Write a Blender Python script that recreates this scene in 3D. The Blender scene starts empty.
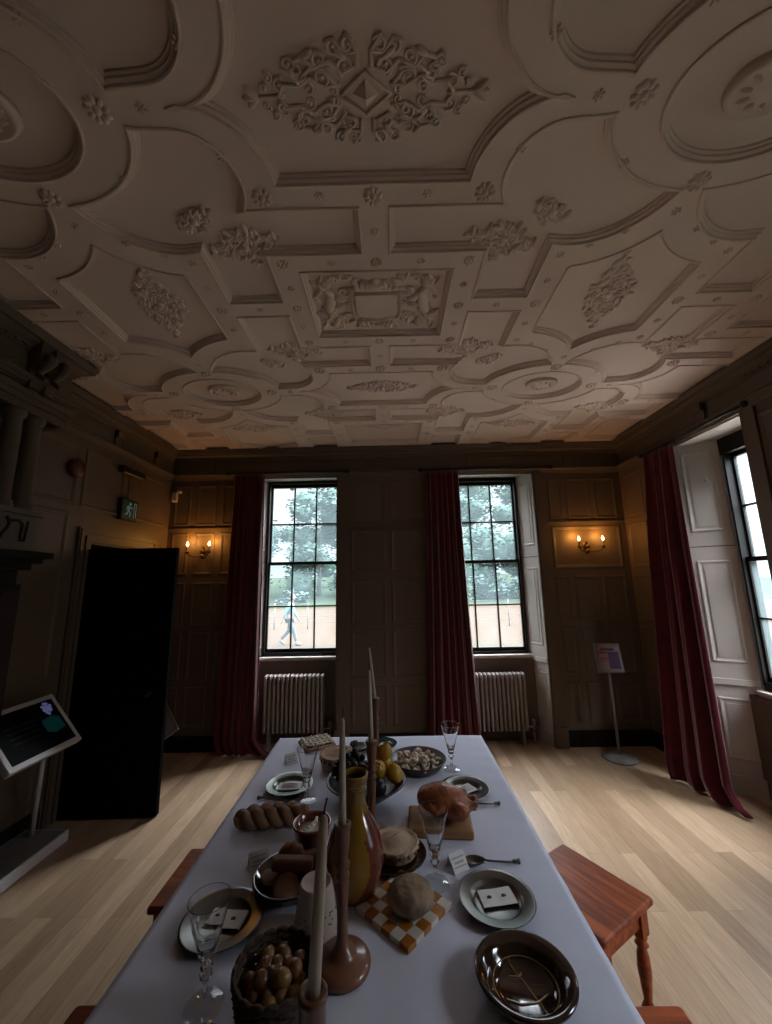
import bpy, bmesh, math, random
from math import pi, sin, cos, radians, sqrt, atan2
from mathutils import Vector, Matrix, noise
from mathutils.geometry import delaunay_2d_cdt, tessellate_polygon

SC = bpy.context.scene
COL = SC.collection
rng = random.Random(7)

# ------------------------------------------------------------------ helpers
class MB:
    """collects shapes, then links them as ONE mesh object"""
    def __init__(s): s.v = []; s.f = []; s.m = []; s.sm = []
    def add(s, vs, fs, mi=0, smooth=False, M=None):
        o = len(s.v)
        if M is not None: vs = [tuple(M @ Vector(p)) for p in vs]
        s.v += [tuple(p) for p in vs]
        for f in fs:
            s.f.append(tuple(i + o for i in f)); s.m.append(mi); s.sm.append(smooth)
        return s
    def box(s, x0, x1, y0, y1, z0, z1, mi=0, M=None):
        vs = [(x0,y0,z0),(x1,y0,z0),(x1,y1,z0),(x0,y1,z0),(x0,y0,z1),(x1,y0,z1),(x1,y1,z1),(x0,y1,z1)]
        fs = [(0,3,2,1),(4,5,6,7),(0,1,5,4),(1,2,6,5),(2,3,7,6),(3,0,4,7)]
        return s.add(vs, fs, mi, False, M)
    def cbox(s, x0, x1, y0, y1, z0, z1, c=.004, mi=0, M=None):
        """box with chamfered vertical and horizontal edges"""
        vs = []; 
        for z, d in ((z0, c), (z0 + c, 0), (z1 - c, 0), (z1, c)):
            a0, a1, b0, b1 = x0 + d, x1 - d, y0 + d, y1 - d
            e = c
            vs += [(a0+e,b0,z),(a1-e,b0,z),(a1,b0+e,z),(a1,b1-e,z),(a1-e,b1,z),(a0+e,b1,z),(a0,b1-e,z),(a0,b0+e,z)]
        fs = [tuple(range(7,-1,-1)), tuple(range(24,32))]
        for k in range(3):
            for i in range(8):
                j = (i+1) % 8
                fs.append((k*8+i, k*8+j, k*8+8+j, k*8+8+i))
        return s.add(vs, fs, mi, False, M)
    def lathe(s, prof, n=32, c=(0,0,0), mi=0, M=None, smooth=True, rf=None, zf=None):
        """prof: (r, z) list, from bottom to top; rf(a, r, z) may modulate radius, zf(a, r, z) height"""
        vs = []; fs = []
        for (r, z) in prof:
            for i in range(n):
                a = 2*pi*i/n
                rr = rf(a, r, z) if rf else r
                zz = zf(a, r, z) if zf else z
                vs.append((c[0] + rr*cos(a), c[1] + rr*sin(a), c[2] + zz))
        for k in range(len(prof)-1):
            for i in range(n):
                j = (i+1) % n
                fs.append((k*n+i, k*n+j, (k+1)*n+j, (k+1)*n+i))
        if prof[0][0] > 1e-5: fs.append(tuple(range(n-1,-1,-1)))
        if prof[-1][0] > 1e-5: fs.append(tuple(range((len(prof)-1)*n, len(prof)*n)))
        return s.add(vs, fs, mi, smooth, M)
    def tube(s, path, rad, n=8, mi=0, M=None, flat=1.0, smooth=True, caps=True):
        P = [Vector(p) for p in path]; N = len(P)
        if not hasattr(rad, '__len__'): rad = [rad]*N
        T = []
        for i in range(N):
            t = P[min(i+1,N-1)] - P[max(i-1,0)]
            T.append(t.normalized() if t.length > 1e-9 else Vector((0,0,1)))
        up = Vector((0,0,1)) if abs(T[0].z) < .9 else Vector((0,1,0))
        u = T[0].cross(up).normalized()
        vs = []; fs = []
        for i in range(N):
            u = (u - T[i]*u.dot(T[i]))
            u = u.normalized() if u.length > 1e-6 else T[i].orthogonal().normalized()
            w = T[i].cross(u)
            for k in range(n):
                a = 2*pi*k/n
                vs.append(tuple(P[i] + (u*cos(a) + w*sin(a)*flat)*rad[i]))
        for i in range(N-1):
            for k in range(n):
                j = (k+1) % n
                fs.append((i*n+k, i*n+j, (i+1)*n+j, (i+1)*n+k))
        if caps:
            fs.append(tuple(range(n-1,-1,-1))); fs.append(tuple(range((N-1)*n, N*n)))
        return s.add(vs, fs, mi, smooth, M)
    def ball(s, c, r, n=12, m=8, mi=0, M=None, fn=None, half=False):
        r = r if hasattr(r, '__len__') else (r, r, r)
        vs = []; fs = []
        for j in range(m+1):
            t = pi*j/m if not half else pi/2 + pi/2*j/m
            for i in range(n):
                a = 2*pi*i/n
                d = Vector((sin(t)*cos(a), sin(t)*sin(a), cos(t)))
                k = fn(d) if fn else 1
                vs.append((c[0]+r[0]*d.x*k, c[1]+r[1]*d.y*k, c[2]+r[2]*d.z*k))
        for j in range(m):
            for i in range(n):
                q = (i+1) % n
                fs.append((j*n+i, (j+1)*n+i, (j+1)*n+q, j*n+q))
        return s.add(vs, fs, mi, True, M)
    def prism(s, pts, z0, z1, mi=0, M=None):
        n = len(pts)
        vs = [(x,y,z0) for x,y in pts] + [(x,y,z1) for x,y in pts]
        fs = [tuple(range(n-1,-1,-1)), tuple(range(n,2*n))]
        for i in range(n):
            j = (i+1) % n; fs.append((i, j, n+j, n+i))
        return s.add(vs, fs, mi, False, M)
    def build(s, name, mats=None, parent=None, weld=True):
        me = bpy.data.meshes.new(name)
        me.from_pydata(s.v, [], s.f)
        if mats is not None:
            for m in (mats if isinstance(mats, (list, tuple)) else [mats]): me.materials.append(m)
        me.polygons.foreach_set('material_index', s.m)
        me.polygons.foreach_set('use_smooth', s.sm)
        me.update()
        if weld:
            bm = bmesh.new(); bm.from_mesh(me)
            bmesh.ops.remove_doubles(bm, verts=bm.verts, dist=1e-6)
            bmesh.ops.recalc_face_normals(bm, faces=bm.faces)
            bm.to_mesh(me); bm.free()
        o = bpy.data.objects.new(name, me); COL.objects.link(o)
        if parent is not None: o.parent = parent
        return o

def thing(name, label, cat, loc=(0,0,0), rotz=0, group=None):
    o = bpy.data.objects.new(name, None); COL.objects.link(o)
    o.empty_display_size = .1
    o.location = loc; o.rotation_euler = (0,0,rotz)
    o['label'] = label; o['category'] = cat
    if group: o['group'] = group
    return o
def tag(o, label, cat, group=None, loc=None, rot=None):
    o['label'] = label; o['category'] = cat
    if group: o['group'] = group
    if loc is not None: o.location = loc
    if rot is not None: o.rotation_euler = rot if hasattr(rot,'__len__') else (0,0,rot)
    return o
def struct(o, label=None, cat=None):
    o['kind'] = 'structure'
    if label: o['label'] = label
    if cat: o['category'] = cat
    return o
def dup(root, loc, rot=None, label=None, group=None):
    r = root.copy(); COL.objects.link(r); r.location = loc
    if rot is not None: r.rotation_euler = rot if hasattr(rot,'__len__') else (0,0,rot)
    if label: r['label'] = label
    if group: r['group'] = group
    for ch in list(root.children):
        c = ch.copy(); COL.objects.link(c); c.parent = r
        for g in ch.children:
            d = g.copy(); COL.objects.link(d); d.parent = c
    return r
def solid(o, t, off=0):
    m = o.modifiers.new('solidify', 'SOLIDIFY'); m.thickness = t; m.offset = off; return o
def subsurf(o, n=1):
    m = o.modifiers.new('subsurf', 'SUBSURF'); m.levels = n; m.render_levels = n; return o
def remesh(o, s):
    m = o.modifiers.new('remesh', 'REMESH'); m.mode = 'VOXEL'; m.voxel_size = s; m.use_smooth_shade = True
    k = o.modifiers.new('smooth', 'SMOOTH'); k.factor = .5; k.iterations = 4
    return o
def bevel(o, w, n=2):
    m = o.modifiers.new('bevel', 'BEVEL'); m.width = w; m.segments = n; m.limit_method = 'ANGLE'; return o

# ------------------------------------------------------------------ materials
def mat(name, col, rough=.6, metal=0., var=0., vs=6., bump=0., bs=40., spec=.5, trans=0., ior=1.5, coat=0., col2=None, stretch=(1,1,1), sheen=0., emit=None, es=0.):
    m = bpy.data.materials.new(name); m.use_nodes = True
    nt = m.node_tree; N = nt.nodes; L = nt.links
    b = N['Principled BSDF']
    b.inputs['Base Color'].default_value = (*col, 1)
    b.inputs['Roughness'].default_value = rough
    b.inputs['Metallic'].default_value = metal
    b.inputs['Specular IOR Level'].default_value = spec
    b.inputs['IOR'].default_value = ior
    b.inputs['Transmission Weight'].default_value = trans
    b.inputs['Coat Weight'].default_value = coat
    b.inputs['Coat Roughness'].default_value = .08
    if sheen: b.inputs['Sheen Weight'].default_value = sheen
    if emit:
        b.inputs['Emission Color'].default_value = (*emit, 1); b.inputs['Emission Strength'].default_value = es
    tc = N.new('ShaderNodeTexCoord'); mp = N.new('ShaderNodeMapping'); mp.inputs['Scale'].default_value = stretch
    L.new(tc.outputs['Object'], mp.inputs['Vector'])
    if var or col2:
        nz = N.new('ShaderNodeTexNoise'); nz.inputs['Scale'].default_value = vs; nz.inputs['Detail'].default_value = 5
        L.new(mp.outputs[0], nz.inputs['Vector'])
        r = N.new('ShaderNodeValToRGB')
        c2 = col2 if col2 else tuple(max(0, c*(1-var)) for c in col)
        c1 = col if col2 else tuple(min(1, c*(1+var)) for c in col)
        r.color_ramp.elements[0].position = .3; r.color_ramp.elements[0].color = (*c2, 1)
        r.color_ramp.elements[1].position = .7; r.color_ramp.elements[1].color = (*c1, 1)
        L.new(nz.outputs['Fac'], r.inputs[0]); L.new(r.outputs[0], b.inputs['Base Color'])
    if bump:
        nb = N.new('ShaderNodeTexNoise'); nb.inputs['Scale'].default_value = bs; nb.inputs['Detail'].default_value = 4
        L.new(mp.outputs[0], nb.inputs['Vector'])
        bp = N.new('ShaderNodeBump'); bp.inputs['Strength'].default_value = bump; bp.inputs['Distance'].default_value = .01
        L.new(nb.outputs['Fac'], bp.inputs['Height']); L.new(bp.outputs[0], b.inputs['Normal'])
    return m

def wood(name, c1, c2, rough=.4, axis='Y', scale=3., coat=0.):
    m = bpy.data.materials.new(name); m.use_nodes = True
    nt = m.node_tree; N = nt.nodes; L = nt.links; b = N['Principled BSDF']
    b.inputs['Roughness'].default_value = rough; b.inputs['Coat Weight'].default_value = coat; b.inputs['Specular IOR Level'].default_value = .25
    tc = N.new('ShaderNodeTexCoord'); mp = N.new('ShaderNodeMapping')
    st = {'X': (.12,1,1), 'Y': (1,.12,1), 'Z': (1,1,.12)}[axis]
    mp.inputs['Scale'].default_value = tuple(scale*6*s for s in st)
    L.new(tc.outputs['Object'], mp.inputs[0])
    nz = N.new('ShaderNodeTexNoise'); nz.inputs['Scale'].default_value = 2.2; nz.inputs['Detail'].default_value = 7; nz.inputs['Distortion'].default_value = .9
    L.new(mp.outputs[0], nz.inputs['Vector'])
    r = N.new('ShaderNodeValToRGB')
    r.color_ramp.elements[0].position = .35; r.color_ramp.elements[0].color = (*c2,1)
    r.color_ramp.elements[1].position = .65; r.color_ramp.elements[1].color = (*c1,1)
    L.new(nz.outputs['Fac'], r.inputs[0]); L.new(r.outputs[0], b.inputs['Base Color'])
    return m

def floor_mat():
    m = bpy.data.materials.new('oak_floor_boards'); m.use_nodes = True
    nt = m.node_tree; N = nt.nodes; L = nt.links; b = N['Principled BSDF']
    tc = N.new('ShaderNodeTexCoord'); mp = N.new('ShaderNodeMapping')
    mp.inputs['Rotation'].default_value = (0,0,pi/2)
    L.new(tc.outputs['Object'], mp.inputs[0])
    br = N.new('ShaderNodeTexBrick'); L.new(mp.outputs[0], br.inputs[0])
    br.inputs['Scale'].default_value = 1; br.inputs['Brick Width'].default_value = 1.15; br.inputs['Row Height'].default_value = .098
    br.inputs['Mortar Size'].default_value = .0012; br.inputs['Mortar Smooth'].default_value = .3
    br.inputs['Color1'].default_value = (.455,.325,.21,1); br.inputs['Color2'].default_value = (.245,.160,.094,1)
    br.inputs['Mortar'].default_value = (.22,.15,.10,1); br.offset = .37; br.offset_frequency = 2; br.inputs['Bias'].default_value = -.15
    mp2 = N.new('ShaderNodeMapping'); mp2.inputs['Scale'].default_value = (16,1.2,1)
    L.new(tc.outputs['Object'], mp2.inputs[0])
    nz = N.new('ShaderNodeTexNoise'); nz.inputs['Scale'].default_value = 4.5; nz.inputs['Detail'].default_value = 9; nz.inputs['Distortion'].default_value = .6
    L.new(mp2.outputs[0], nz.inputs['Vector'])
    rr = N.new('ShaderNodeValToRGB'); rr.color_ramp.elements[0].position = .32; rr.color_ramp.elements[0].color = (.84,.82,.80,1)
    rr.color_ramp.elements[1].position = .68; rr.color_ramp.elements[1].color = (1.08,1.07,1.06,1)
    L.new(nz.outputs['Fac'], rr.inputs[0])
    mx = N.new('ShaderNodeMix'); mx.data_type = 'RGBA'; mx.blend_type = 'MULTIPLY'; mx.inputs[0].default_value = 1
    L.new(br.outputs['Color'], mx.inputs[6]); L.new(rr.outputs[0], mx.inputs[7]); L.new(mx.outputs[2], b.inputs['Base Color'])
    b.inputs['Roughness'].default_value = .36; b.inputs['Specular IOR Level'].default_value = .45
    bp = N.new('ShaderNodeBump'); bp.inputs['Strength'].default_value = .12; bp.inputs['Distance'].default_value = .003
    L.new(nz.outputs['Fac'], bp.inputs['Height']); L.new(bp.outputs[0], b.inputs['Normal'])
    return m

def two_sided_fresnel(N, L, ior):
    fr = N.new('ShaderNodeFresnel'); ge = N.new('ShaderNodeNewGeometry'); ma = N.new('ShaderNodeMath'); ma.operation = 'MULTIPLY_ADD'
    ma.inputs[1].default_value = 1/ior - ior; ma.inputs[2].default_value = ior
    L.new(ge.outputs['Backfacing'], ma.inputs[0]); L.new(ma.outputs[0], fr.inputs[0]); return fr
def thin_glass_mat():
    m = bpy.data.materials.new('thin_blown_glass'); m.use_nodes = True
    nt = m.node_tree; N = nt.nodes; L = nt.links
    for n in list(N): N.remove(n)
    out = N.new('ShaderNodeOutputMaterial'); tr = N.new('ShaderNodeBsdfTransparent'); tr.inputs[0].default_value = (.94,.95,.95,1)
    gl = N.new('ShaderNodeBsdfGlossy'); gl.inputs['Roughness'].default_value = .03
    fr = two_sided_fresnel(N, L, 1.5); mx = N.new('ShaderNodeMixShader')
    L.new(fr.outputs[0], mx.inputs[0]); L.new(tr.outputs[0], mx.inputs[1]); L.new(gl.outputs[0], mx.inputs[2]); L.new(mx.outputs[0], out.inputs[0])
    return m
def pane_mat():
    m = bpy.data.materials.new('old_window_glass'); m.use_nodes = True
    nt = m.node_tree; N = nt.nodes; L = nt.links
    for n in list(N): N.remove(n)
    out = N.new('ShaderNodeOutputMaterial')
    tr = N.new('ShaderNodeBsdfTransparent'); tr.inputs[0].default_value = (.95,.98,.97,1)
    gl = N.new('ShaderNodeBsdfGlossy'); gl.inputs['Roughness'].default_value = .02
    fr = two_sided_fresnel(N, L, 1.45)
    mx = N.new('ShaderNodeMixShader'); L.new(fr.outputs[0], mx.inputs[0]); L.new(tr.outputs[0], mx.inputs[1]); L.new(gl.outputs[0], mx.inputs[2])
    # pale translucent tint put into the glass stands in for the haze outdoors
    tl = N.new('ShaderNodeBsdfTranslucent'); tl.inputs[0].default_value = (.70,.95,.97,1)
    nz = N.new('ShaderNodeTexNoise'); nz.inputs['Scale'].default_value = 5; nz.inputs['Detail'].default_value = 4
    tc = N.new('ShaderNodeTexCoord'); L.new(tc.outputs['Object'], nz.inputs[0])
    mr = N.new('ShaderNodeMapRange'); mr.inputs[1].default_value = .3; mr.inputs[2].default_value = .7; mr.inputs[3].default_value = HAZE*.8; mr.inputs[4].default_value = HAZE*1.2
    L.new(nz.outputs['Fac'], mr.inputs[0])
    m2 = N.new('ShaderNodeMixShader'); L.new(mr.outputs[0], m2.inputs[0]); L.new(mx.outputs[0], m2.inputs[1]); L.new(tl.outputs[0], m2.inputs[2])
    L.new(m2.outputs[0], out.inputs[0])
    return m
HAZE = .062

def glass_mat():
    m = mat('clear_glass', (1,1,1), .0, trans=1., ior=1.48); return m

PAINT = (.120,.086,.061)
M = dict(
    wall=mat('drab_stone_paint', PAINT, .5, var=.06, vs=3, bump=.05, bs=25, spec=.35),
    shut=mat('pale_stone_paint', (.51,.465,.42), .5, var=.05, vs=4, spec=.35),
    ceil=mat('aged_plaster', (.70,.575,.51), .85, var=.05, vs=1.5, bump=.04, bs=30, spec=.2),
    floor=floor_mat(), pane=pane_mat(), glass=glass_mat(), thin=thin_glass_mat(),
    sash=mat('dark_sash_paint', (.012,.010,.009), .4, spec=.3),
    skirt=mat('dark_skirting', (.014,.011,.009), .75, spec=.12),
    rad=mat('cream_radiator_enamel', (.26,.215,.19), .45),
    red=mat('crimson_velvet', (.08,.004,.008), .85, var=.25, vs=9, sheen=.35, spec=.1),
    iron=mat('black_iron', (.012,.012,.013), .45, .6),
    door=mat('black_varnished_wood', (.005,.004,.0035), .75, spec=.02),
    brass=mat('dark_brass', (.10,.06,.02), .35, .9),
    cloth=mat('white_linen', (.62,.66,.80), .85, bump=.05, bs=14, spec=.1, sheen=.1),
    stool=wood('polished_mahogany', (.33,.075,.022), (.14,.030,.010), .42, 'X', 2.2, .0),
    pewter=mat('dull_pewter', (.135,.135,.125), .30, .92, var=.15, vs=14),
    brown=mat('brown_slip_glaze', (.028,.013,.008), .1, coat=.6, var=.3, vs=10),
    slip=mat('cream_slip', (.22,.13,.045), .15, coat=.5),
    terra=mat('turned_brown_wood', (.20,.085,.045), .35, var=.12, vs=20, coat=.25),
    candle=mat('tallow_candle', (.62,.54,.42), .5, var=.04),
    wick=mat('charred_wick', (.015,.012,.01), .9),
    yglaze=mat('mustard_glaze', (.30,.155,.018), .12, coat=.6, var=.18, vs=14),
    rclay=mat('red_brown_clay_glaze', (.17,.042,.028), .2, coat=.45, var=.12, vs=12),
    dark=mat('dark_hollow', (.01,.008,.006), .7),
    crust=mat('pale_pie_crust', (.48,.36,.25), .8, var=.12, vs=25, bump=.3, bs=60),
    crust2=mat('baked_pie_crust', (.36,.22,.13), .75, var=.2, vs=20, bump=.3, bs=60),
    bread=mat('floured_bread', (.30,.215,.145), .9, var=.35, vs=30, bump=.7, bs=55),
    loaf=mat('brown_plaited_bread', (.24,.135,.075), .7, var=.3, vs=18, bump=.25, bs=50),
    bisc=mat('brown_biscuit', (.23,.12,.07), .8, var=.15, vs=25, bump=.3, bs=70),
    tileo=mat('orange_tile_glaze', (.36,.135,.02), .25, var=.2, vs=30),
    tilew=mat('white_tile_glaze', (.62,.57,.49), .25, var=.06, vs=30),
    chick=mat('roast_skin', (.30,.085,.028), .38, var=.55, vs=26, coat=.12, bump=.6, bs=60),
    board=wood('pale_board_wood', (.36,.20,.095), (.26,.135,.06), .55, 'X', 2),
    lemon=mat('yellow_quince_skin', (.50,.27,.018), .35, var=.22, vs=12, bump=.08, bs=60),
    plum=mat('dark_plum_skin', (.012,.014,.022), .35),
    grape=mat('black_grape_skin', (.012,.008,.014), .3),
    leaf=mat('dark_leaf', (.02,.03,.012), .6),
    greeng=mat('dark_green_glaze', (.02,.045,.038), .15, coat=.5),
    sweet=mat('pale_sugar_biscuit', (.68,.57,.46), .75, var=.1, vs=30),
    dish=mat('brown_earthenware', (.05,.02,.012), .4, var=.15, coat=.05),
    paper=mat('white_paper', (.74,.73,.72), .8),
    ink=mat('dark_print', (.05,.05,.06), .8),
    stone=mat('speckled_stoneware', (.50,.40,.35), .6, var=.05),
    wicker=mat('dark_wicker', (.05,.028,.014), .7, var=.3, vs=40, bump=.5, bs=60),
    nut=mat('brown_nut_skin', (.17,.075,.03), .35, var=.35, vs=25, coat=.2, bump=.25, bs=60),
    nut2=mat('golden_nut_skin', (.27,.145,.05), .38, var=.3, vs=25, coat=.2, bump=.25, bs=60),
    white=mat('white_powder_coat', (.58,.57,.60), .45),
    greyt=mat('grey_laminate_top', (.20,.19,.19), .5),
    grey=mat('grey_powder_coat', (.16,.15,.14), .4),
    screen=mat('dark_screen_glass', (.004,.005,.006), .6, spec=.08),
    fabricblack=mat('black_plastic', (.01,.01,.01), .4),
    bell=mat('dark_red_plastic', (.09,.012,.008), .4),
    butter=mat('pale_butter', (.5,.42,.28), .6, var=.2, vs=40),
)
# ------------------------------------------------------------------ room
DW, LW, RW = 4.28, 2.50, 2.63      # back, left, right wall faces
HC = 3.20                          # ceiling rib plane
YN = -.55                          # near wall
BX, BY = -2.17, 2.42               # chimney breast face and end

def pt(side, u, z, n):             # wall coordinates -> world
    if side == 'b': return (u, DW - n, z)
    if side == 'l': return (-LW + n, u, z)
    if side == 'r': return (RW - n, u, z)
    if side == 'n': return (u, YN + n, z)
def ring(mb, side, u0, u1, z0, z1, w=.034, h=.014):
    h *= .6
    loops = [(0, 0), (.12, h*.75), (.4, h), (.62, h*.65), (.8, h*.55), (1, .001)]
    vs = []; fs = []
    for (t, n) in loops:
        d = t*w
        vs += [pt(side,u0+d,z0+d,n), pt(side,u1-d,z0+d,n), pt(side,u1-d,z1-d,n), pt(side,u0+d,z1-d,n)]
    for k in range(len(loops)-1):
        for i in range(4):
            j = (i+1) % 4; fs.append((k*4+i, k*4+j, k*4+4+j, k*4+4+i))
    mb.add(vs, fs)
def wbox(mb, side, u0, u1, z0, z1, n0, n1):
    a = pt(side,u0,z0,n0); b = pt(side,u1,z1,n1)
    mb.box(min(a[0],b[0]),max(a[0],b[0]),min(a[1],b[1]),max(a[1],b[1]),min(a[2],b[2]),max(a[2],b[2]))

TH = .28                            # wall thickness
# floor and corridor beyond the open door
fb = MB(); fb.box(-LW-1.4, RW+TH, YN-.1, DW+TH, -.06, 0)
struct(fb.build('floor', M['floor']), 'pale oak board floor running away towards the windows', 'floor')

W1 = (-1.55, -.595); W2 = (.56, 1.63); WZ = 2.905      # back wall openings
W3 = (2.71, 3.43); W3Z = 2.86; W4 = (.30, 1.05)        # right wall openings
D1 = (3.16, 3.93); DZ = 2.02

# back wall -----------------------------------------------------------
wb = MB()
for (a, b) in ((-LW-.12, W1[0]), (W1[1], W2[0]), (W2[1], RW+TH)): wbox(wb, 'b', a, b, 0, 3.30, -TH, 0)
for (a, b) in (W1, W2): wbox(wb, 'b', a, b, WZ, 3.30, -TH, 0)
for (a, b) in (W1, W2):                                # apron below each sill
    wbox(wb, 'b', a, b, 0, .83, -TH, -.19)
RAILS = (2.295, 1.75, 1.20, .66)
zr = [(2.33, 2.80), (1.78, 2.25), (1.23, 1.70), (.69, 1.17), (.22, .62)]
for (c0, c1) in ((-2.45,-2.26), (-2.19,-1.96), (-1.90,-1.66), (-.43,-.05), (.01,.40), (1.80,1.96), (2.00,2.26), (2.31,2.56)):
    for i, (z0, z1) in enumerate(zr):
        if c0 > 1.7 and i == 1: continue
        ring(wb, 'b', c0, c1, z0, z1)
ring(wb, 'b', 1.80, 2.56, 1.78, 2.25, .04)
for (a, b) in ((-2.48,-1.60), (-.44,.42), (1.76,2.60)):
    wbox(wb, 'b', a, b, 2.288, 2.302, 0, .018)          # thin ledge
for (a, b, e) in ((-.595,-.46,0), (1.63,1.745,1)):       # window architraves
    wbox(wb, 'b', a, b, .0, WZ, 0, .022); wbox(wb, 'b', a+.02, b-.03, .0, WZ, 0, .036)
    wbox(wb, 'b', a-.003, b+.012, 0, .19, 0, .055)
struct(wb.build('wall_back', M['wall']), 'panelled drab back wall with two tall windows', 'wall')
# right wall ----------------------------------------------------------
wr = MB()
for (a, b) in ((YN-.1, W4[0]), (W4[1], W3[0]), (W3[1], DW)): wbox(wr, 'r', a, b, 0, 3.30, -TH, 0)
for (a, b) in (W3, W4):
    wbox(wr, 'r', a, b, W3Z, 3.30, -TH, 0); wbox(wr, 'r', a, b, 0, .74, -TH, -.20)
for (c0, c1) in ((3.52,3.86), (3.92,4.24), (1.34,1.72), (1.78,2.16), (2.22,2.60)):
    for (z0, z1) in zr: ring(wr, 'r', c0, c1, z0, z1)
wbox(wr, 'r', 3.46, 4.26, 2.288, 2.302, 0, .018)
wbox(wr, 'r', 2.60, 2.71, 0, W3Z, 0, .022); wbox(wr, 'r', 3.43, 3.50, 0, W3Z, 0, .022)
struct(wr.build('wall_right', M['wall']), 'panelled drab right wall with a shuttered window', 'wall')
# left wall -----------------------------------------------------------
wl = MB()
for (a, b) in ((YN-.1, D1[0]), (D1[1], DW)): wbox(wl, 'l', a, b, 0, 3.30, -.12, 0)
wbox(wl, 'l', D1[0], D1[1], DZ, 3.30, -.12, 0)
for (c0, c1) in ((2.50,2.96), (3.02,3.50), (3.56,4.20)): ring(wl, 'l', c0, c1, 2.31, 2.80)
for z0, z1 in ((.22,.95), (1.02,2.25)): ring(wl, 'l', 2.5, 2.93, z0, z1)
for d, w, h in ((.0,.13,.022), (.015,.05,.035), (.085,.03,.03)):      # door architrave
    wbox(wl, 'l', D1[0]-d-w, D1[0]-d, 0, DZ+d+w, 0, h); wbox(wl, 'l', D1[1]+d, D1[1]+d+w, 0, DZ+d+w, 0, h)
    wbox(wl, 'l', D1[0]-d, D1[1]+d, DZ+d, DZ+d+w, 0, h)
struct(wl.build('wall_left', M['wall']), 'panelled drab left wall around the open doorway', 'wall')
wc = MB()                                               # corridor behind the doorway
wc.box(-LW-1.42, -LW-1.3, YN-.1, DW+.1, 0, 2.6); wc.box(-LW-1.4, -LW-.12, 2.2, 2.32, 0, 2.6); wc.box(-LW-1.4, -LW-.12, DW, DW+.1, 0, 2.6); wc.box(-LW-1.4, -LW-.12, 2.2, DW+.1, 2.6, 2.7)
struct(wc.build('wall_corridor', M['wall']))
wn = MB(); wbox(wn, 'n', -LW-.12, RW+TH, 0, 3.30, -.1, 0)
struct(wn.build('wall_near', M['wall']))
# baseboards
def base(side, segs, name):
    mb = MB()
    for a, b in segs:
        wbox(mb, side, a, b, 0, .13, 0, .016); wbox(mb, side, a, b, .13, .15, 0, .010)
    struct(mb.build(name, M['skirt']))
base('b', ((-2.5,-1.55), (-.45,.56), (1.76,2.63)), 'baseboard_back')
base('r', ((YN,2.60), (3.5,4.28)), 'baseboard_right')
base('l', ((2.42,3.0), (4.05,4.28)), 'baseboard_left')

# cornice, frieze mouldings: profiles swept round the room ---------------
def inset_path(pts, d, closed=True):
    n = len(pts); out = []
    for i in range(n):
        p0, p1, p2 = pts[i-1], pts[i], pts[(i+1) % n]
        a = Vector((p1[0]-p0[0], p1[1]-p0[1])).normalized(); b = Vector((p2[0]-p1[0], p2[1]-p1[1])).normalized()
        na = Vector((-a.y, a.x)); nb = Vector((-b.y, b.x))
        if d == 0 or (na+nb).length < 1e-6: out.append((p1[0]+na.x*d, p1[1]+na.y*d)); continue
        k = 1 + na.dot(nb)
        m = (na+nb)/max(k, .25)
        out.append((p1[0]+m.x*d, p1[1]+m.y*d))
    return out
ROOM = [(RW,YN), (RW,DW), (-LW,DW), (-LW,BY), (BX,BY), (BX,YN)]
def sweep(mb, prof, path=ROOM):
    n = len(path); vs = []; fs = []
    for (d, z) in prof: vs += [(x,y,z) for x,y in inset_path(path, d)]
    for k in range(len(prof)-1):
        for i in range(n):
            j = (i+1) % n; fs.append((k*n+i, k*n+j, k*n+n+j, k*n+n+i))
    mb.add(vs, fs)
cr = MB()
sweep(cr, [(0,3.085),(.012,3.085),(.016,3.10),(.03,3.105),(.034,3.12),(.045,3.124),(.062,3.135),(.066,3.15),(.088,3.152),(.092,3.165),(.100,3.18),(.104,3.199),(0,3.30)])
sweep(cr, [(0,2.86),(.010,2.862),(.012,2.875),(.024,2.88),(.03,2.895),(.046,2.905),(.048,2.925),(.02,2.93),(.0,2.935)])
def blocks(side, us, z0, z1, w, n):                      # frieze consoles
    for u in us:
        wbox(cr, side, u-w/2, u+w/2, z0, z1, 0, n*.5)
        wbox(cr, side, u-w/2, u+w/2, z0+(z1-z0)*.55, z1, 0, n)
blocks('b', (-2.05,-.10,.95,2.05), 2.935, 3.085, .09, .03)
blocks('r', (3.05,2.35,1.55,.8), 2.935, 3.085, .09, .05)
blocks('l', (3.35,3.95), 2.935, 3.085, .08, .04)
for i in range(52): wbox(cr, 'r', -.3+i*.057, -.3+i*.057+.03, 3.092, 3.122, 0, .03)      # dentils
for i in range(48): cr.box(BX, BX+.03, -.35+i*.057, -.35+i*.057+.03, 3.092, 3.122)
for (a, b) in ((-1.9,-1.2), (-1.1,-.25), (.05,.8), (1.1,1.9)): ring(cr, 'b', a, b, 2.955, 3.065, .016, .008)
for (a, b) in ((3.12,3.95), (2.42,2.98), (1.62,2.28)): ring(cr, 'r', a, b, 2.955, 3.065, .016, .008)
for (a, b) in ((2.6,3.28), (3.42,3.88)): ring(cr, 'l', a, b, 2.955, 3.065, .016, .008)
struct(cr.build('trim_1', M['wall']), 'moulded cornice and frieze running round the room', 'cornice')

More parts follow.
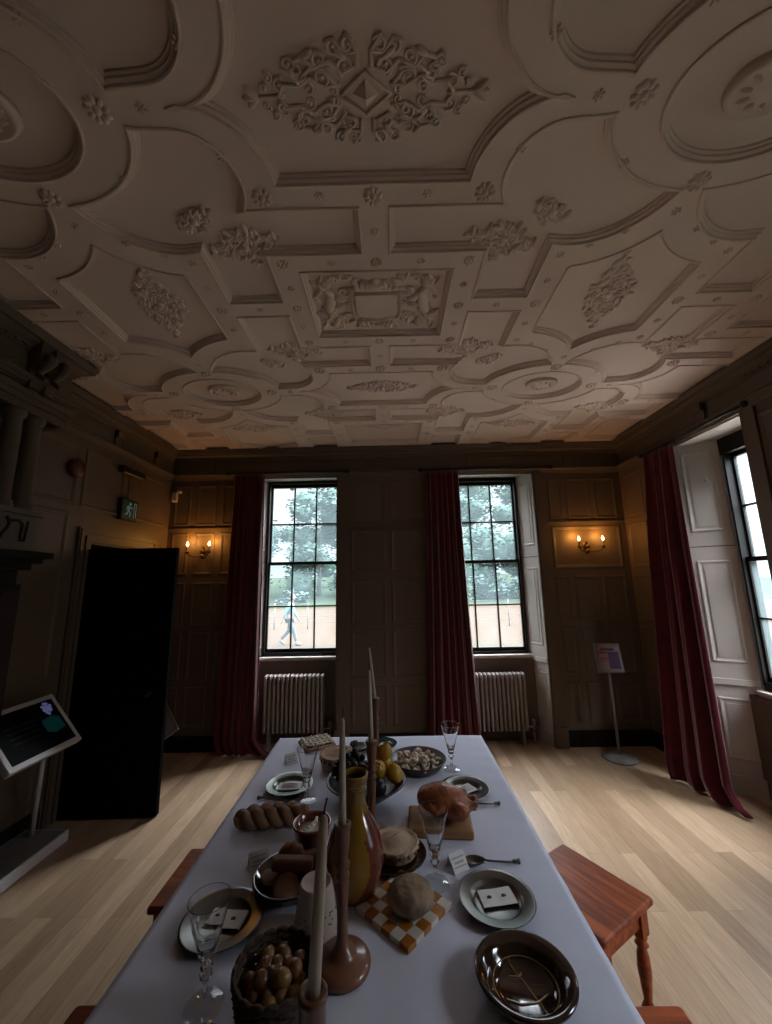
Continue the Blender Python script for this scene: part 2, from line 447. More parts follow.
# ------------------------------------------------------------------ ceiling plan
CX, CY = -.04, 1.94                 # centre of the shield panel
PU, PV = 1.29, .95                  # mirror lines of the repeating pattern
def arc(cx, cy, rx, ry, a0, a1, n=14):
    return [(cx+rx*cos(radians(a0+(a1-a0)*i/n)), cy+ry*sin(radians(a0+(a1-a0)*i/n))) for i in range(n+1)]
def panel_B():
    p = [(.06,-.36), (.06,-.598), (.525,-.598)]
    p += arc(.70,-.70,.195,.195,148,268,12)
    p += [(.80,-.90),(.835,-.906)]
    p += arc(1.29,-.95,.46,.315,172,98,12)[1:]
    p += arc(.90,-.75,.37,.37,18,101,12)
    p += [(.83,-.05), (.515,-.05), (.515,-.36)]
    return p
def panel_A():                       # large barbed panel
    q = [(0,-.684), (.39,-.684)] + arc(.66,-.685,.27,.265,182,272,12)
    r = [(x, -2*PV - y) for x, y in reversed(q)]
    right = q + r[1:-1] if False else q[1:] + r[1:-1]
    left = [(-x, y) for x, y in reversed(right)]
    return right + left
def panel_C():
    top = [(.955,-.245)] + arc(.90,-.75,.49,.49,82,37,10)
    top = top + [(2*PU-x, y) for x, y in reversed(top)]
    return top + [(x, -y) for x, y in reversed(top)]
def panel_S(): return [(-.39,-.265),(.39,-.265),(.39,.265),(-.39,.265)]
def panel_O(): return arc(PU,-PV,.315,.225,0,360,40)[:-1]
def area(p): return sum(p[i-1][0]*p[i][1]-p[i][0]*p[i-1][1] for i in range(len(p)))/2
def clean(p):
    out = []
    for q in p:
        if not out or (Vector(q)-Vector(out[-1])).length > .004: out.append(q)
    if (Vector(out[0])-Vector(out[-1])).length < .004: out.pop()
    return out if area(out) > 0 else out[::-1]
panels = []; seen = set()
def put(p, su=1, sv=1, ou=0, ov=0):
    q = clean([(x*su+ou, y*sv+ov) for x, y in p])
    k = (round(sum(x for x,_ in q)/len(q),2), round(sum(y for _,y in q)/len(q),2))
    if k in seen: return
    seen.add(k); panels.append(q)
for ou in (-2*PU, 0, 2*PU):
    for ov in (-2*PV, 0, 2*PV):
        put(panel_S(),1,1,ou,ov)
        put(panel_A(),1,1,ou,ov); put(panel_A(),1,-1,ou,ov)
        for su in (1,-1):
            put(panel_C(),su,1,ou,ov)
            for sv in (1,-1):
                put(panel_B(),su,sv,ou,ov); put(panel_O(),su,sv,ou,ov)
XA, XB, YA, YB = -LW+.0, RW, YN, DW  # ceiling edges
def keep(q):
    xs = [x+CX for x,_ in q]; ys = [y+CY for _,y in q]
    return max(xs) > XA and min(xs) < XB and max(ys) > YA and min(ys) < YB
panels = [q for q in panels if keep(q)]
def off(p, d):
    n = len(p); out = []
    for i in range(n):
        p0, p1, p2 = Vector(p[i-1]), Vector(p[i]), Vector(p[(i+1) % n])
        a = (p1-p0).normalized(); b = (p2-p1).normalized()
        na = Vector((-a.y,a.x)); nb = Vector((-b.y,b.x)); k = 1+na.dot(nb)
        m = (na+nb)/max(k,.35); out.append((p1.x+m.x*d, p1.y+m.y*d))
    return out
PROF = [(0,0),(.0005,-.006),(.006,-.008),(.010,-.006),(.011,.005),(.018,.007),(.022,.009),(.023,.018),(.031,.020),(.032,.029)]   # (inset, rise)
cm = MB()
allv = []; alle = []
def loop2d(p):
    o = len(allv); allv.extend([Vector(q) for q in p]); alle.extend([(o+i, o+(i+1) % len(p)) for i in range(len(p))])
BIG = 5.2
loop2d([(-BIG,-BIG),(BIG,-BIG),(BIG,BIG),(-BIG,BIG)])
for q in panels: loop2d(q)
res = delaunay_2d_cdt(allv, alle, [], 0, 1e-5)
def inside(p, q):
    c = False; n = len(q); x, y = p
    for i in range(n):
        x1,y1 = q[i-1]; x2,y2 = q[i]
        if (y1 > y) != (y2 > y) and x < (x2-x1)*(y-y1)/(y2-y1)+x1: c = not c
    return c
bbs = [(min(x for x,_ in q),max(x for x,_ in q),min(y for _,y in q),max(y for _,y in q)) for q in panels]
fs = []
for f in res[2]:
    c = sum((res[0][i] for i in f), Vector((0,0)))/len(f)
    if any(b[0] < c.x < b[1] and b[2] < c.y < b[3] and inside(c, q) for q, b in zip(panels, bbs)): continue
    fs.append(tuple(f))
cm.add([(v.x+CX, v.y+CY, HC) for v in res[0]], fs)
for q in panels:
    n = len(q); vs = []; ff = []
    for (d, h) in PROF: vs += [(x+CX, y+CY, HC+h) for x,y in off(q, d)]
    for k in range(len(PROF)-1):
        for i in range(n):
            j = (i+1) % n; ff.append((k*n+i, k*n+j, k*n+n+j, k*n+n+i))
    cm.add(vs, ff)
    last = off(q, PROF[-1][0])
    rr_ = delaunay_2d_cdt([Vector(p) for p in last], [(i, (i+1) % n) for i in range(n)], [], 0, 1e-6)
    tris = [tuple(f) for f in rr_[2] if inside(sum((rr_[0][i] for i in f), Vector((0,0)))/len(f), last)]
    cm.add([(v.x+CX,v.y+CY,HC+PROF[-1][1]) for v in rr_[0]], tris)
ceil = cm.build('ceiling', M['ceil'])
bm = bmesh.new(); bm.from_mesh(ceil.data)
for co, no in (((XA-.12,0,0),(-1,0,0)), ((XB+TH,0,0),(1,0,0)), ((0,YA-.1,0),(0,-1,0)), ((0,YB+TH,0),(0,1,0))):
    bmesh.ops.bisect_plane(bm, geom=bm.verts[:]+bm.edges[:]+bm.faces[:], plane_co=co, plane_no=no, clear_outer=True)
for f in bm.faces:
    if f.normal.z > 0: f.normal_flip()
bm.to_mesh(ceil.data); bm.free()
struct(ceil, 'ornate white plaster ceiling with ribs, panels and rosettes', 'ceiling')
rf = MB(); rf.box(-LW-.12, RW+TH, YN-.1, DW+TH, 3.29, 3.36); struct(rf.build('ceiling_slab', M['ceil']))

# rosettes and ornaments, children of the ceiling ------------------------
def rosette_mb(r, npet=8):
    mb = MB()
    for k in range(npet):
        a = 2*pi*k/npet
        mb.ball((r*.68*cos(a), r*.68*sin(a), 0), (r*.34, r*.24, r*.26), 8, 4, M=None, half=True) if False else mb.ball((0,0,0), (r*.36, r*.25, r*.30), 8, 4, M=Matrix.Translation((r*.66*cos(a), r*.66*sin(a), 0)) @ Matrix.Rotation(a,4,'Z'), half=True)
    mb.ball((0,0,0), (r*.34,r*.34,r*.42), 10, 4, half=True)
    return mb
ros_big = rosette_mb(.042, 9); ros_mid = rosette_mb(.03, 8); ros_small = rosette_mb(.02, 6)
RB = [(0,-.64,0), (.45,-.645,0), (.89,-.95,0), (PU,-.665,0), (.455,-.312,1), (0,-.312,1), (.455,0,1), (.89,0,1), (.22,-.645,2), (.22,-.312,2), (0,-.48,2), (.455,-.155,2), (.67,0,2), (.89,-.33,2), (.89,-.17,2), (.745,-.95,2), (.545,-.80,2), (.95,-.74,2), (1.13,-.455,2), (PU,-.54,2), (1.0,-.385,2)]
proto = {}; ros_seen = set(); nros = 0
for kind, mbx in ((0,ros_big),(1,ros_mid),(2,ros_small)): proto[kind] = None
allr = []
for (u, v, k) in RB:
    for ou in (-2*PU,0,2*PU):
        for ov in (-2*PV,0,2*PV):
            for su in (1,-1):
                for sv in (1,-1):
                    x, y = round(u*su+ou+CX,3), round(v*sv+ov+CY,3)
                    if (x,y) in ros_seen or not (-LW+.14 < x < RW-.14 and .72 < y < DW-.14): continue
                    if x < BX+.14 and y < BY+.12: continue
                    ros_seen.add((x,y)); allr.append((x,y,k))
allr.sort(key=lambda t: (t[2], t[1]))
allr_parts = allr[:96]; rest = allr[96:]
for (x, y, k) in allr_parts:
    if proto[k] is None:
        o = (ros_big, ros_mid, ros_small)[k].build('rosette', M['ceil'], ceil); proto[k] = o
    else:
        o = proto[k].copy(); COL.objects.link(o); o.parent = ceil
    o.location = (x, y, HC)
    o.rotation_euler = (0,0,rng.uniform(0,1))
if rest:
    mb = MB()
    for (x,y,k) in rest:
        src = (ros_big, ros_mid, ros_small)[k]
        mb.add(src.v, src.f, 0, True, Matrix.Translation((x,y,HC)))
    o = mb.build('rosettes', M['ceil'], ceil); o['kind'] = 'stuff'

def scroll(mb, x, y, r, a0, turns, d, rad=.008, sx=1, sy=1):
    n = int(14*turns)+4; P = []; R = []
    for i in range(n+1):
        t = i/n; rr = r*(1-.82*t); a = a0 + d*2*pi*turns*t
        P.append((sx*(x + rr*cos(a)), sy*(y + rr*sin(a)), -.008)); R.append(rad*(1-.35*t))
    mb.tube(P, R, 6, flat=1.25)
    mb.ball((sx*(x+r*.18*cos(a0+d*2*pi*turns)), sy*(y+r*.18*sin(a0+d*2*pi*turns)), -.006), (rad*1.5,)*3, 6, 4)
def lobe(mb, x, y, a, l, w, h=.02):
    mb.ball((0,0,0), (l/2, w/2, h), 8, 6, M=Matrix.Translation((x,y,-.004)) @ Matrix.Rotation(a,4,'Z'))
def strap(mb, pts, rad=.008, sx=1, sy=1):
    mb.tube([(sx*x, sy*y, -.007) for x,y in pts], rad, 6, flat=1.2)
def strapwork():                     # diamond of pierced scrolls round a pyramid
    mb = MB()
    mb.add([(-.042,0,0),(0,-.04,0),(.042,0,0),(0,.04,0),(0,0,-.04)], [(0,1,4),(1,2,4),(2,3,4),(3,0,4)])
    strap(mb, [(-.075,0),(0,-.06),(.075,0),(0,.06),(-.075,0)], .006)
    for sx in (1,-1):
        for sy in (1,-1):
            scroll(mb, .055,.075,.028, -1.2,1.25,1,.0052,sx,sy)
            scroll(mb, .045,.125,.022, 2.6,1.1,-1,.0048,sx,sy)
            scroll(mb, .125,.045,.03, 2.4,1.3,-1,.0052,sx,sy)
            scroll(mb, .13,.095,.026, -2.0,1.2,1,.0048,sx,sy)
            scroll(mb, .20,.065,.027, 3.6,1.2,1,.0052,sx,sy)
            scroll(mb, .26,.03,.022, 2.2,1.2,-1,.0048,sx,sy)
            scroll(mb, .10,.0+.012,.018, .5,1.0,1,.005,sx,sy)
            strap(mb, [(.08,.02),(.11,.06),(.16,.075),(.19,.05)], .006,sx,sy)
            strap(mb, [(.02,.07),(.02,.11),(.05,.15)], .006,sx,sy)
            scroll(mb, .175,.018,.02, 1.0,1.1,1,.005,sx,sy); scroll(mb, .225,.085,.02, 4.0,1.1,-1,.005,sx,sy); scroll(mb, .085,.12,.02, 1.0,1.1,-1,.005,sx,sy); scroll(mb, .29,.05,.016, 1.0,1.0,1,.005,sx,sy)
            strap(mb, [(.075,.03),(.12,.022),(.165,.048),(.20,.028),(.25,.032),(.27,.0)], .0062,sx,sy); strap(mb, [(.03,.075),(.065,.058),(.10,.088),(.15,.072),(.175,.10),(.21,.09)], .0062,sx,sy); strap(mb, [(.02,.11),(.055,.105),(.085,.14),(.11,.13)], .0055,sx,sy); strap(mb, [(.10,.05),(.135,.075)], .0055,sx,sy); strap(mb, [(.20,.03),(.21,.06),(.24,.075)], .0055,sx,sy)
            strap(mb, [(.25,.0),(.34,.0)], .006,sx,sy); scroll(mb, .31,.022,.014, 2.5,1.0,-1,.005,sx,sy)
            lobe(mb, sx*.07, sy*.105, .6*sx*sy, .05,.02); lobe(mb, sx*.165, sy*.105, -.5*sx*sy, .045,.02)
        for a in (-.7,0,.7): lobe(mb, sx*(.335+.02*cos(a)), .022*sin(a), a*sx, .055,.022)
    return mb
def leafwork(w, h, seed, n=46, diamond=True):
    mb = MB(); r = random.Random(seed)
    for _ in range(n):
        for t in range(20):
            x = r.uniform(0,1); y = r.uniform(-1,1)
            if not diamond or x + abs(y) < 1.02: break
        for sx in (1,-1):
            a = r.uniform(0,pi); l = r.uniform(.035,.06)
            lobe(mb, sx*x*w, y*h, a*sx, l, l*.42, r.uniform(.012,.024))
    for _ in range(n//3):
        x = r.uniform(.05,.8); y = r.uniform(-.8,.8)*(1-x)
        d = r.choice((1,-1)); a = r.uniform(0,6)
        for sx in (1,-1): scroll(mb, x*w, y*h, .02, a, 1., d, .006, sx, 1)
    mb.ball((0,0,-.006), (.022,.022,.03), 8, 6)
    return mb
PZ = HC + PROF[-1][1]
def orn(mb, u, v, rot=0, o=None, sc=1):
    if o is None: o = mb.build('plaster_ornament', M['ceil'], ceil)
    else:
        o = o.copy(); COL.objects.link(o); o.parent = ceil
    o.location = (u+CX, v+CY, PZ); o.rotation_euler = (0,0,rot); o.scale = (sc,sc,.78)
    return o
sw = orn(strapwork(), -.01, -.955); sw.scale = (1.06,.95,.72)
lw1 = leafwork(.30,.11,3); o1 = orn(lw1, 0, .95)
lw2 = leafwork(.26,.13,5,60); o2 = orn(lw2, PU-.01, -.03, radians(78)); o2.scale = (1.12,1.05,.62); q = orn(None, -PU+.06, -.03, radians(102), o2); q.scale = (1.12,1.05,.62)
lw3 = leafwork(.19,.10,9,44); o3 = orn(lw3, .59, -.395, radians(12)); 
for (u, v, a) in ((-.61,-.40,-12), (.58,.44,-10), (-.58,.44,10), (1.98,-.44,8), (1.98,.46,0), (-1.98,.44,10)): orn(None, u, v, radians(a), o3)
for (u, v, a) in ((.58,1.42,0), (-.55,1.42,0), (1.95,1.40,0), (-1.85,1.38,0), (0,1.72,0)): orn(None, u, v, radians(a), o3)
lw4 = leafwork(.095,.06,12,18); o4 = orn(lw4, .765, -.535, radians(25)); 
for (u, v, a) in ((-.785,-.535,-25), (.77,.58,-25), (-.77,.58,25)): orn(None, u, v, radians(a), o4)
lw5 = leafwork(.24,.09,15,44); o5 = orn(lw5, PU, PV*1.82, 0); orn(None, -PU, PV*1.82, 0, o5)
def boss():
    mb = MB(); mb.lathe([(.0,-.030),(.03,-.034),(.05,-.026),(.085,-.022),(.098,-.03),(.112,-.026),(.12,0)][::-1], 28, M=Matrix.Scale(1,4))
    for k in range(10): 
        a = 2*pi*k/10; lobe(mb, .066*cos(a), .05*sin(a)*1.2, a, .05,.026,.034)
    return mb
bo = orn(boss(), PU, -PV); bo.scale = (1.05,.78,1)
for (u, v) in ((-PU,-PV),(PU,PV),(-PU,PV)):
    q = orn(None, u, v, 0, bo); q.scale = (1.05,.78,1)
def shield():
    mb = MB()
    mb.prism([(-.115,-.085),(.115,-.085),(.115,.06),(.09,.085),(.03,.098),(0,.108),(-.03,.098),(-.09,.085),(-.115,.06)], -.030, 0)
    for s in (1,-1):
        strap(mb, [(s*.135,-.105),(s*.135,.09),(s*.12,.12)], .012); 
        scroll(mb, .175,-.10,.035, 2.8,1.2,-1,.011,s,1); scroll(mb, .175,.10,.03, 3.4,1.2,1,.010,s,1); scroll(mb, .15,0,.024, 3,1.0,1,.009,s,1)
        for k in range(7):                                # supporter figures at both sides
            a = -1.1 + k*.38
            lobe(mb, s*(.245+.045*cos(k*1.3)), -.15+k*.05, a*s, .085,.04,.034)
        lobe(mb, s*.26, -.02, 1.4*s, .20,.07,.040); lobe(mb, s*.265, -.16, .5, .06,.055,.042)
        lobe(mb, s*.315, .08, -.5*s, .12,.035,.028); lobe(mb, s*.31, -.1, .9*s, .11,.03,.026)
    strap(mb, [(-.16,-.112),(.16,-.112)], .012); strap(mb, [(-.13,.128),(0,.138),(.13,.128)], .010)
    for k in range(9): lobe(mb, -.10+k*.025, -.165+.018*abs(k-4)/2, .6*(k-4), .06,.032,.034)
    for k in range(7): lobe(mb, -.09+k*.03, .175-.008*abs(k-3), .5*(3-k), .055,.028,.026)
    lobe(mb, 0,-.15,0,.12,.05,.045)
    r = random.Random(21)
    for _ in range(26):                                   # mantling leaves fill the panel
        x = r.uniform(.03,.335); y = r.choice((-1,1))*r.uniform(.14,.215) if x < .2 else r.uniform(-.21,.21)
        for s in (1,-1): lobe(mb, s*x, y, s*r.uniform(0,3), r.uniform(.04,.075), .024, .022)
    for s in (1,-1):
        scroll(mb, .23,.175,.03, 1,1.2,1,.008,s,1); scroll(mb, .10,.17,.026, 4,1.1,-1,.008,s,1); scroll(mb, .30,.03,.028, 2,1.1,1,.008,s,1); scroll(mb, .22,-.18,.026, 0,1.1,-1,.008,s,1)
    return mb
orn(shield(), -.01, .0)
# ------------------------------------------------------------------ windows
def window_unit(name, T, w, z0, z1, cols=3, mid=None, label=None):
    """T maps local (u along wall, d outwards, z) to world. Sash window, four rows of panes."""
    fr = MB(); fo = .018
    def bx(u0,u1,d0,d1,a,b,m=fr): m.box(u0,u1,d0,d1,a,b,0,T)
    bx(-fo,0,-.02,.09,z0-.03,z1+fo); bx(w,w+fo,-.02,.09,z0-.03,z1+fo); bx(-fo,w+fo,-.02,.09,z1,z1+fo)
    bx(-fo,w+fo,-.02,.09,z0-.062,z0+.006); bx(-fo-.05,w+fo+.05,.05,.10,z0-.12,z0); bx(-fo-.05,w+fo+.05,.0,.10,z1+fo-.01,z1+fo+.16); bx(-fo-.09,-fo+.005,.03,.10,z0-.2,z1+.1); bx(w+fo-.005,w+fo+.09,.03,.10,z0-.2,z1+.1)
    mid = mid or (z0+z1)/2
    for (a, b, d) in ((mid-.018, z1, .045), (z0, mid+.018, .01)):
        s = .017
        bx(0,s,d,d+.03,a,b); bx(w-s,w,d,d+.03,a,b)
        bx(0,w,d,d+.03,a,a+(.045 if a == z0 else .036)); bx(0,w,d,d+.03,b-.036 if b == z1 else b-.036,b)
        for k in range(1, cols):
            u = s + (w-2*s)*k/cols; bx(u-.008,u+.008,d+.002,d+.028,a,b)
        zz = (a+b)/2; bx(0,w,d+.002,d+.028,zz-.008,zz+.008)
    o = struct(fr.build(name, M['sash']), label, 'window')
    gl = MB()
    for (a, b, d) in ((mid, z1-.01, .060), (z0+.01, mid, .025)):
        gl.add([(0.01,d,a),(w-.01,d,a),(w-.01,d,b),(.01,d,b)], [(0,1,2,3)], 0, False, T)
    gl.build('glass_panes', M['pane'], o)
    return o
RD = .25
Tb = lambda x: Matrix.Translation((x, DW+RD, 0))
win1 = window_unit('window_1', Tb(-1.430), .83, .905, 2.86, 3, 1.905, 'black twelve-pane sash window behind the left radiator')
win2 = window_unit('window_2', Tb(.69), .81, .885, 2.845, 3, 1.885, 'black twelve-pane sash window beside the pale panelled shutter')
Tr = lambda y: Matrix.Translation((RW+.27, y, 0)) @ Matrix.Rotation(-pi/2, 4, 'Z')
win3 = window_unit('window_3', Tr(3.20), .50, .85, 2.70, 2, 1.80, 'black sash window in the right wall recess')
win4 = window_unit('window_4', Tr(1.02), .70, .85, 2.70, 3, 1.80)
def sill(o, T, u0, u1, z, d0, d1):
    mb = MB(); mb.cbox(u0,u1,d0,d1,z-.035,z,.006,0,T); mb.box(u0,u1,d0+.02,d1,z-.075,z-.035,0,T)
    mb.build('window_sill', M['shut'], o)
sill(win1, Tb(0), -1.55, -.597, .872, -.075, -.0)
sill(win2, Tb(0), .562, 1.60, .862, -.075, -.0)
sill(win3, Tr(0), -3.24, -2.712, .79, -.07, 0)
def shutter(o, side, A, B, z0, z1, splits, name='shutter', m='shut', hh=.02):
    """panelled board from A (room side) to B (sash side) in plan"""
    a = Vector(A); b = Vector(B); L = (b-a).length; d = (b-a)/L; nrm = Vector((-d.y, d.x))
    if nrm.dot(Vector(side)) < 0: nrm = -nrm
    T = Matrix(((d.x, nrm.x, 0, a.x), (d.y, nrm.y, 0, a.y), (0,0,1,0), (0,0,0,1)))
    mb = MB(); mb.box(0, L, -.02, 0, z0, z1, 0, T)
    for (p0, p1) in splits:
        loops = [(0,.0),(.004,.006),(.012,.007),(.020,.003),(.03,-.012+.0125)]
        u0,u1 = L*.13, L*.84; vs = []; fs = []
        for (t,n) in loops:
            vs += [(u0+t,n,p0+t),(u1-t,n,p0+t),(u1-t,n,p1-t),(u0+t,n,p1-t)]
        for k in range(len(loops)-1):
            for i in range(4): fs.append((k*4+i,k*4+(i+1)%4,k*4+4+(i+1)%4,k*4+4+i))
        mb.add(vs, fs, 0, False, T)
        mb.box(u0+.045,u1-.045,0,.004,p0+.045,p1-.045,0,T)
    ob = mb.build(name, M[m], o); return ob, T
TOPP = (2.05, 2.77); MIDP = (.97, 1.80); LOWP = (.24, .70)
for (o, sd, A, B) in ((win1,(1,0),(-1.55,DW),(-1.452,DW+RD+.02)), (win2,(-1,0),(1.63,DW),(1.527,DW+RD+.02)), (win3,(0,-1),(RW,3.43),(RW+.27,3.262)), (win2,(1,0),(.56,DW),(.634,DW+RD+.02))):
    ob, T = shutter(o, sd, A, B, 0, 2.90, (TOPP, MIDP, LOWP))
    L = (Vector(B)-Vector(A)).length
    gp = MB(); gp.box(0, L, 0, .0015, 1.918, 1.924, 0, T); gp.box(0, L, 0, .0015, .795, .803, 0, T); gp.build('board_joint', M['dark'], o)
    ld = MB(); ld.box(0, L*.99, 0, .014, .80, .845, 0, T); ld.box(0, L*.99, 0, .02, 0, .13, 0, T); ld.build('shutter_rail', M['shut'], o)
    if o is win3:
        kn = MB(); kn.lathe([(.012,0),(.012,.004),(.006,.008),(.009,.018),(.0,.022)], 12, M=T @ Matrix.Translation((L*.62,0,2.50)) @ Matrix.Rotation(-pi/2,4,'X')); kn.tube([T @ Vector((L*.62,.01,2.50)), T @ Vector((L*.62,.014,2.535))], .004, 6)
        k = kn.build('shutter_knob', M['white'], o); k['label'] = 'small white shutter knob'
# soffits, apron panel, jambs
tr = MB()
for (a, b, z) in ((W1[0], W1[1], WZ), (W2[0], W2[1], WZ)):
    tr.box(a-.0, b, DW+.015, DW+RD+.02, z-.012, z+.01)
tr.box(RW+.015, RW+.28, W3[0], W3[1], W3Z-.012, W3Z+.01)
tr.box(W1[1]-.0, W1[1]+.05, DW, DW+RD, 0, WZ)
struct(tr.build('trim_2', M['shut']), None)

# ------------------------------------------------------------------ curtains
def curtain(name, top, bot, zt, zb, folds, amp, label, seed, puddle=None, power=1.4):
    r = random.Random(seed); nu, nz = 110, 46; ph = [r.uniform(0,6) for _ in range(4)]
    vs = []; fs = []
    t0, t1 = Vector(top[0]), Vector(top[1]); b0, b1 = Vector(bot[0]), Vector(bot[1])
    for j in range(nz+1):
        t = j/nz; tt = t**power
        for i in range(nu+1):
            u = i/nu
            uw = u + .018*sin(6.28*2*u+ph[0]) + .008*sin(6.28*5*u+ph[1]+t)
            p = t0.lerp(t1, u)*(1-tt) + b0.lerp(b1, u)*tt
            d = (t1-t0)*(1-tt) + (b1-b0)*tt; n = Vector((-d.y, d.x)).normalized()
            a = amp*(.35+.65*min(1, t*3))*(.8+.3*sin(9*u+ph[2]))
            wv = a*sin(6.28*folds*uw+ph[3]) + a*.3*sin(6.28*folds*2.1*uw + ph[1] + 2*t)
            z = zt + (zb-zt)*t
            if puddle and t > .955:
                k = (t-.955)/.045; pu = Vector(puddle)*k*(.4+.6*abs(sin(3*u+ph[2])))*(.3+.7*u)
                p = p + pu; z = max(.010+.02*abs(sin(17*u+9*k)), z*(1-k)+.02)
            z = max(z, .008)
            vs.append((p.x+n.x*wv, p.y+n.y*wv, z))
    for j in range(nz):
        for i in range(nu):
            a = j*(nu+1)+i; fs.append((a, a+1, a+nu+2, a+nu+1))
    mb = MB(); mb.add(vs, fs, 0, True)
    o = mb.build(name, M['red']); solid(o, .006)
    tag(o, label, 'curtain', 'crimson window curtains'); return o
curtain('curtain', [(-1.74,4.18),(-1.40,4.18)], [(-1.80,4.15),(-1.36,4.15)], 2.885, .0, 6, .028, 'crimson curtain hanging between the left wall lamp and its window', 1, (.20,-.06))
curtain('curtain', [(.41,4.18),(.78,4.18)], [(.33,4.15),(.865,4.15)], 2.885, .03, 6, .030, 'crimson curtain hanging between the two back windows', 2)
curtain('curtain', [(2.53,3.66),(2.53,3.29)], [(2.33,3.62),(2.44,3.13)], 2.845, .0, 3.4, .052, 'brightly lit crimson curtain beside the right wall window', 3, (.02,-.13), 1.2)
def rod(A, B, label, r=.011):
    mb = MB(); A = Vector(A); B = Vector(B); d = (B-A).normalized()
    mb.tube([A,B], r, 10)
    for p, s in ((A,-1),(B,1)):
        q = p + d*s*.02; mb.ball(q, .026, 10, 8); mb.tube([p, p+d*s*.008], .018, 10)
    o = mb.build('curtain_rod', M['iron'])
    tag(o, label, 'curtain rod', 'black curtain rods')
    rg = MB(); L = (B-A).length
    return o, A, d
def rings(o, A, d, s0, s1, n):
    for k in range(n):
        c = A + d*(s0+(s1-s0)*k/(n-1)); mb = MB()
        up = Vector((0,0,1)); sd = d.cross(up)
        mb.tube([c + Vector((0,0,-.008)) + (sd*cos(a)+up*sin(a))*.019 for a in [2*pi*i/14 for i in range(15)]], .0025, 5)
        mb.build('curtain_ring', M['brass'], o)
    br = MB()
    for t in (.15, .85):
        p = A + d*t*((s1*0)+1.2); br.tube([p, p + d.cross(Vector((0,0,1)))*-.0], .01, 6)
o, A, d = rod((-1.80,4.18,2.905), (-.49,4.18,2.905), 'black curtain rod above the left back window'); rings(o, A, d, .08, .38, 8)
o, A, d = rod((.38,4.18,2.905), (1.80,4.18,2.905), 'black curtain rod above the right back window'); rings(o, A, d, .06, .38, 8)
o, A, d = rod((2.53,3.70,2.865), (2.53,2.60,2.865), 'black curtain rod above the right wall window'); rings(o, A, d, .05, .40, 7)

# ------------------------------------------------------------------ radiators
def radiator(x0, x1, y, z0, z1, n, label):
    t = thing('radiator', label, 'radiator', ((x0+x1)/2, y, 0), 0, 'column radiators under the windows')
    W = x1-x0
    for k in range(n):
        mb = MB(); x = -W/2 + W*(k+.5)/n
        for yy in (-.045, 0, .045):
            mb.tube([(x,yy,z0+.02),(x,yy,z0+.05),(x,yy,z1-.05),(x,yy,z1-.02)], [.014,.0165,.0165,.014], 8)
        for z in (z0+.018, z1-.022):
            mb.ball((x,0,z), (W/n*.5, .066, .024), 10, 6)
        o = mb.build('radiator_section', M['rad'], t)
    mb = MB(); mb.tube([(-W/2,0,z0+.03),(W/2+.06,0,z0+.03),(W/2+.06,0,z0-.0)], .011, 8); mb.tube([(W/2+.06,0,z0-.02),(W/2+.06,0,.0)], .011, 8); mb.build('pipe', M['rad'], t)
    mb = MB(); mb.lathe([(.014,0),(.018,.01),(.018,.05),(.014,.06)], 12, (W/2+.06,0,z0+.04)); mb.build('valve', M['rad'], t)
    for s in (-1,1):
        mb = MB(); mb.box(s*W*.4-.012, s*W*.4+.012, -.05, .05, 0, z0+.02); mb.build('foot', M['rad'], t)
radiator(-1.37, -.725, DW+.09, .14, .715, 14, 'cream column radiator beside the crimson puddled curtain')
radiator(.78, 1.405, DW+.09, .13, .70, 14, 'cream column radiator next to the pale panelled shutter')

# ------------------------------------------------------------------ door and left wall things
def dleaf():
    mb = MB(); w, h = .72, 1.975
    mb.box(0,w,-.02,.02,.012,h)
    for z0,z1 in ((.2,.80),(.95,1.82)):
        for u0,u1 in ((.1,.33),(.39,.62)):
            for yy,s in ((-.02,-1),(.02,1)):
                for a,b,c,d in ((u0,u1,z0,z0+.02),(u0,u1,z1-.02,z1),(u0,u0+.02,z0,z1),(u1-.02,u1,z0,z1)):
                    mb.box(a,b,min(yy,yy+s*.008),max(yy,yy+s*.008),c,d)
    o = mb.build('door_1', M['door']); o.location = (-LW+.03, D1[0]-.012, 0); o.rotation_euler = (0,0,radians(1.5))
    struct(o, 'black panelled door standing open into the room', 'door')
    for s in (-1,1):
        k = MB(); k.lathe([(.022,0),(.022,.004),(.008,.008),(.009,.03),(.024,.04),(.024,.055),(.0,.066)], 14, (.60,s*.02,.86), M=Matrix.Translation((.60,s*.02,.86)) @ Matrix.Rotation(s*-pi/2,4,'X') @ Matrix.Translation((-.60,-s*.02,-.86)))
        k.build('door_knob', M['iron'], o)
    for z in (.25,1.05,1.75):
        k = MB(); k.tube([(-.008,-.022,z-.05),(-.008,-.022,z+.05)], .008, 8); k.build('hinge', M['pewter'], o)
    return o
dleaf()
